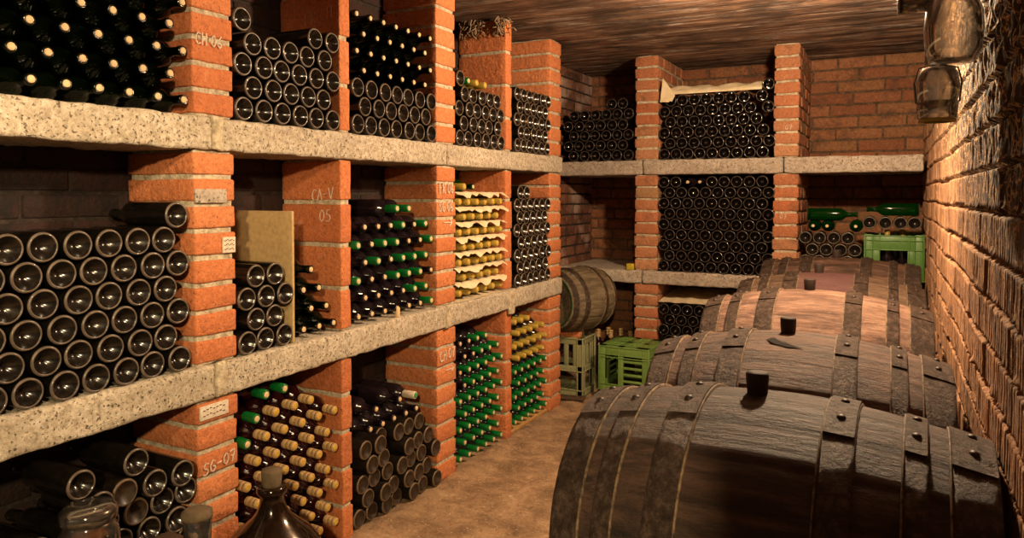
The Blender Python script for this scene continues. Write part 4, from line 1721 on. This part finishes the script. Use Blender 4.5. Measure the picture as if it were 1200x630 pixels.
# ------------------------------------------------------------------ jars hanging by the right wall
hj = empty('hanging_jar', (.122, 1.94, 1.655))
tag(hj, 'upper round clear glass jar hanging mouth up by the right wall', 'jar', 'glass jars hanging on the right wall')
m = MB()
m.lathe([(.0, 0), (.002, .040), (.006, .046), (.03, .056), (.075, .0595), (.115, .057), (.145, .046), (.16, .040), (.185, .040), (.185, .037), (.16, .037), (.143, .043),
         (.113, .054), (.075, .0565), (.032, .053), (.010, .043), (.006, .036), (.005, 0)], 44, None, 'z')
m.build('jar_body', M['jar_glass'], hj)
m = MB()
m.tube([(0.03, .0, .175), (.05, .0, .20), (.075, .0, .21)], .004, 8)
m.build('wire_hook', M['iron'], hj)
hk2 = empty('hanging_jar', (.093, 1.95, 1.526))
tag(hk2, 'lower glass jar hanging lid down below the round jar', 'jar', 'glass jars hanging on the right wall')
m = MB()
m.lathe([(.030, .036), (.040, .0385), (.06, .043), (.085, .0445), (.110, .041), (.122, .034), (.126, .020), (.126, 0)], 40, None, 'z')
m.lathe([(.126 - .003, 0), (.123, .018), (.119, .031), (.108, .038), (.085, .0415), (.06, .040), (.040, .0355), (.030, .033)], 40, None, 'z')
m.build('jar_body', M['jar_glass'], hk2)
m = MB()
m.lathe([(.004, .036), (.010, .0405), (.045, .0435), (.047, .042), (.012, .0385), (.006, .034)], 40, None, 'z')
m.build('lid', M['jar_glass'], hk2)
m = MB()
m.lathe([(.0, .030), (.0, .038), (.004, .0395), (.008, .038), (.008, .030)], 40, None, 'z')
m.build('rubber_seal', M['gasket'], hk2)
m = MB()
m.tube([(-.043, 0, .045), (-.047, 0, .09), (-.038, 0, .125), (0, 0, .132), (.04, 0, .122), (.048, 0, .09), (.044, 0, .045)], .0022, 6)
m.build('wire_clip', M['steel'], hk2)
hb = empty('hanging_bracket', (.052, 1.95, 1.785))
hb.location = (.047, 1.95, 1.80)
tag(hb, 'shiny metal lamp bracket at the top beside the hanging jars', 'bracket')
m = MB()
m.lathe([(-.035, .0), (-.035, .020), (.035, .020), (.035, 0)], 28, None, 'x')
m.lathe([(-.038, .012), (-.038, .023), (-.033, .023), (-.033, .012)], 28, None, 'x')
m.build('tube', M['steel'], hb)
m = MB()
m.tube([(0, 0, .018), (0, .0, .06), (.0, .0, .12)], .006, 8)
m.build('arm', M['iron'], hb)

# unused prototypes go away
for k, o in list(PR.items()):
    if k not in USED and k not in ('bright',) and 'label' not in o:
        for ch in list(o.children_recursive):
            bpy.data.objects.remove(ch)
        bpy.data.objects.remove(o)


# ------------------------------------------------------------------ light
def lamp(name, loc, watts, col, rad=.05):
    d = bpy.data.lights.new(name, 'POINT')
    d.energy = watts
    d.color = col
    d.shadow_soft_size = rad
    o = bpy.data.objects.new(name, d)
    o.location = loc
    COL.objects.link(o)
    return o


lamp('doorway_lamp', (.55, -1.25, 2.07), 320, (1, .745, .41), .06)
lamp('cellar_lamp', (-.21, 3.0, 2.13), 180, (1, .72, .44), .05)
d = bpy.data.lights.new('bay_spot', 'SPOT')
d.energy = 80
d.color = (1, .72, .42)
d.spot_size = radians(62)
d.spot_blend = .9
d.shadow_soft_size = .05
o = bpy.data.objects.new('bay_spot', d)
o.location = (-.62, .45, 2.05)
o.rotation_euler = Vector((-1.26, .75, -.5)).to_track_quat('-Z', 'Y').to_euler()
COL.objects.link(o)
w = bpy.data.worlds.new('cellar_world')
SC.world = w
w.use_nodes = True
bg = w.node_tree.nodes['Background']
bg.inputs[0].default_value = (1, .8, .58, 1)
bg.inputs[1].default_value = .03

# ------------------------------------------------------------------ camera
cd = bpy.data.cameras.new('camera')
cd.sensor_width = 36
cd.lens = 861 / 1200 * 36
cd.shift_y = -(315 - (228 + 861 * tan(radians(2)))) / 1200
cd.clip_start = .02
co = bpy.data.objects.new('camera', cd)
co.location = (0, 0, 1.36)
co.rotation_euler = (radians(90 - 2.0), 0, radians(27.2))
COL.objects.link(co)
SC.camera = co
vs = SC.view_settings
vs.view_transform = 'Standard'
vs.look = 'None'
vs.exposure = 0.28
vs.gamma = 1.0
vs.use_curve_mapping = False
